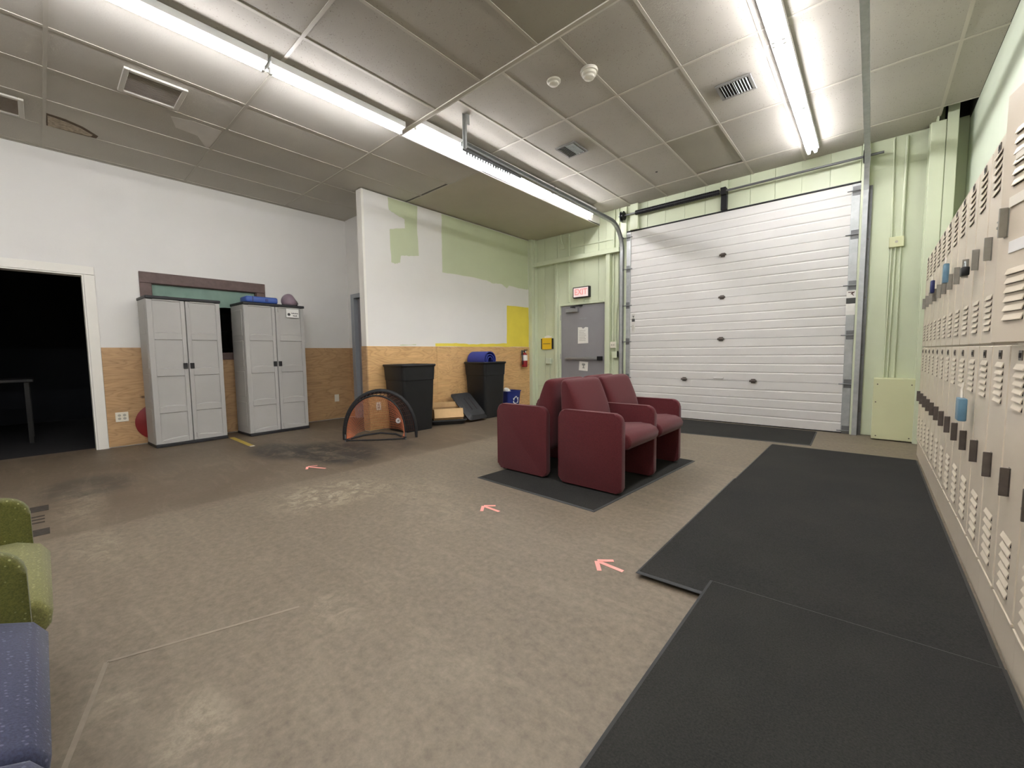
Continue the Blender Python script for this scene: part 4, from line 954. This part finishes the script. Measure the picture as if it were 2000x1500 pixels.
def back_mesh(wd):
    mb = MB(); prof = spline([(.06, .235), (.15, .36), (.182, .45), (.180, .53), (.155, .62), (.115, .71), (.072, .79), (.042, .83), (.010, .842), (-.018, .83), (-.03, .78), (-.024, .6), (-.008, .4), (.012, .26)])
    n = 16; rings = []; cx, cz = .06, .55
    for k in range(n + 1):
        t_ = -math.cos(PI * k / n); y = wd / 2 * t_; q = max(0, 1 - abs(t_) ** 9) ** .5
        sx = .62 + .38 * q; sz = .93 + .07 * q
        rings.append([mb.bm.verts.new((cx + (x - cx) * sx, y, cz + (z - cz) * sz)) for x, z in prof])
    for A, B in zip(rings, rings[1:]):
        for i in range(len(prof)): mb.bm.faces.new((A[i], A[(i + 1) % len(prof)], B[(i + 1) % len(prof)], B[i]))
    mb.bm.faces.new(rings[0]); mb.bm.faces.new(rings[-1][::-1])
    return mb.mesh('backrest', True)
PM, SM_, BM_ = panel_mesh(.56, .607), seat_mesh(.538, .06, .605), back_mesh(.538)
PIT = .589
def settee(loc, rz, label, mats=('maroon',) * 3, n=2, group=None):
    t = thing('two_seat_settee' if n > 1 else 'armchair', label, 'settee' if n > 1 else 'armchair', loc, rz, group)
    def L(name, me, m, y):
        q = me.copy() if me.materials and me.materials[0] != MT[m] else me
        if q is not me: q.materials.clear()
        if name == 'seat' and m != 'maroon': q = seat_mesh(.538, .06, .597)
        return link(name, q, m, t, (0, y, 0))
    for k in range(n + 1): L('arm_panel', PM, mats[0], k * PIT)
    for k in range(n): L('seat', SM_, mats[1], (k + .5) * PIT); L('backrest', BM_, mats[2], (k + .5) * PIT)
    for k in range(n + 1):
        for x in (.06, .5): put('glide', MB().cyl((x, k * PIT, 0), (x, k * PIT, .014), .014, 8), 'black_plastic', t)
    return t
ZM = .0105
settee((-1.90, 2.765, ZM), 0, 'maroon two seat settee facing the overhead door side, front of the pair', group='maroon settees standing back to back')
settee((-2.02, 2.765 + 2 * PIT, ZM), PI, 'maroon two seat settee facing the plywood walls, its back to the other', group='maroon settees standing back to back')
# green armchair and blue bench at the lower left (face +y)
settee((-1.572, -.617, 0), PI / 2, 'green dotted armchair beside the blue seat at the lower left', ('green_fab', 'green_lite', 'green_fab'), 1)
t = thing('blue_bench', 'blue dotted upholstered bench in the lower left corner', 'bench', (-.965, -.62, 0), PI / 2)
sm2 = seat_mesh(.512, .03, .590); sm2.materials.append(MT['blue_fab'])
bk2 = back_mesh(.512); bk2.materials.append(MT['blue_fab'])
for y in (.285, -.235): link('seat', sm2, None, t, (0, y, 0)); link('backrest', bk2, None, t, (0, y, 0))
for x in (.12, .52):
    for y in (-.48, .5): put('leg', MB().box(x - .02, x + .02, y - .02, y + .02, 0, .335), 'black_plastic', t)

# ================================================================== MATS
def mat_(name_label, corners, z, th=.009, edge=.014, group='charcoal floor mats'):
    cx = sum(p[0] for p in corners) / 4; cy = sum(p[1] for p in corners) / 4
    t = thing('floor_mat', name_label, 'mat', (cx, cy, 0), 0, group)
    P = [(p[0] - cx, p[1] - cy) for p in corners]
    def inset(d):
        out = []
        for i in range(4):
            p = Vector(P[i]); a = (Vector(P[i - 1]) - p).normalized(); b = (Vector(P[(i + 1) % 4]) - p).normalized(); out.append(tuple(p + (a + b) * d))
        return out
    I = inset(edge); mb = MB()
    lo = [mb.bm.verts.new((*p, z)) for p in P]; m1 = [mb.bm.verts.new((*p, z + .003)) for p in inset(.002)]; hi = [mb.bm.verts.new((*p, z + th - .001)) for p in I]; bi = [mb.bm.verts.new((*p, z)) for p in I]
    for A, B in ((lo, m1), (m1, hi), (hi, bi), (bi, lo)):
        for i in range(4): mb.bm.faces.new((A[i], A[(i + 1) % 4], B[(i + 1) % 4], B[i]))
    put('rubber_border', mb, 'mat_edge', t)
    put('carpet_field', MB().prism(inset(edge + .0005), z, z + th), 'carpet', t)
    return t
mat_('charcoal mat lying under the maroon settees', [(-2.527, 2.419), (-1.359, 2.374), (-1.251, 4.133), (-2.42, 4.19)], 0.0004)
mat_('charcoal mat along the foot of the white overhead door', [(-2.45, 5.42), (-.465, 5.60), (-.49, 6.60), (-2.45, 6.60)], 0.0004)
mat_('charcoal mat by the lockers, farthest of the three', [(-.815, 3.40), (.366, 3.52), (.372, 5.40), (-.812, 5.366)], 0.0098)
mat_('charcoal mat by the lockers, middle of the three overlapping', [(-.806, 1.80), (.372, 1.86), (.366, 3.745), (-.815, 3.69)], 0.0195)
mat_('charcoal mat by the lockers, nearest of the three', [(-.512, .10), (.372, .12), (.372, 1.99), (-.512, 1.938)], 0.029)

# ================================================================== TAPE MARKS
def arrow(tip, tail, label, sc=1.0):
    a, b = Vector((*tip, 0)), Vector((*tail, 0)); d = (b - a).normalized(); t = thing('floor_arrow', label, 'arrow', (tip[0], tip[1], 0), math.atan2(d.y, d.x), 'pink tape arrows on the floor'); L = (b - a).length
    def bar_(p, q, wd=.022):
        p, q = Vector((*p, 0)), Vector((*q, 0)); n = (q - p).normalized().cross(Vector((0, 0, 1))) * wd / 2
        return MB().prism([tuple((p + n).xy), tuple((q + n).xy), tuple((q - n).xy), tuple((p - n).xy)], .0004, .0014)
    put('shaft', bar_((.012, 0), (L, 0)), 'pink_tape', t)
    put('head_stroke', bar_((.0, .004), (.062 * sc, .058 * sc)).xf(Matrix.Translation((0, 0, .0011))), 'pink_tape', t)
    put('head_stroke', bar_((.0, -.004), (.062 * sc, -.075 * sc)).xf(Matrix.Translation((0, 0, .0011))), 'pink_tape', t)
arrow((-1.02, 1.815), (-.872, 1.806), 'pink tape arrow nearest the mats')
arrow((-2.015, 1.985), (-1.86, 1.98), 'pink tape arrow in front of the settees')
arrow((-4.06, 1.63), (-3.865, 1.715), 'pink tape arrow near the pop-up goal')
t = thing('floor_tape', 'yellow tape strip on the floor between the cabinets', 'tape', (-5.93, 1.60, 0))
put('tape_strip', MB().box(-.42, .36, -.028, .028, .0004, .0014), 'yellow_tape', t); put('pale_end', MB().box(.361, .41, -.024, .026, .0004, .0014), 'plate', t)
random.seed(11)
t = thing('floor_grate', 'dark worn tape patch on the floor beside the green armchair', 'tape', (-4.1, -.06, 0))
for x0, x1 in ((-.42, -.26), (.2, .34)): put('dark_patch', MB().box(x0, x1, -.06, .03, .0004, .0014), 'dirt', t)
for x in (-.14, -.06, .02): put('dark_streak', MB().box(x, x + .03, -.05, .01, .0004, .0014), 'dirt', t)
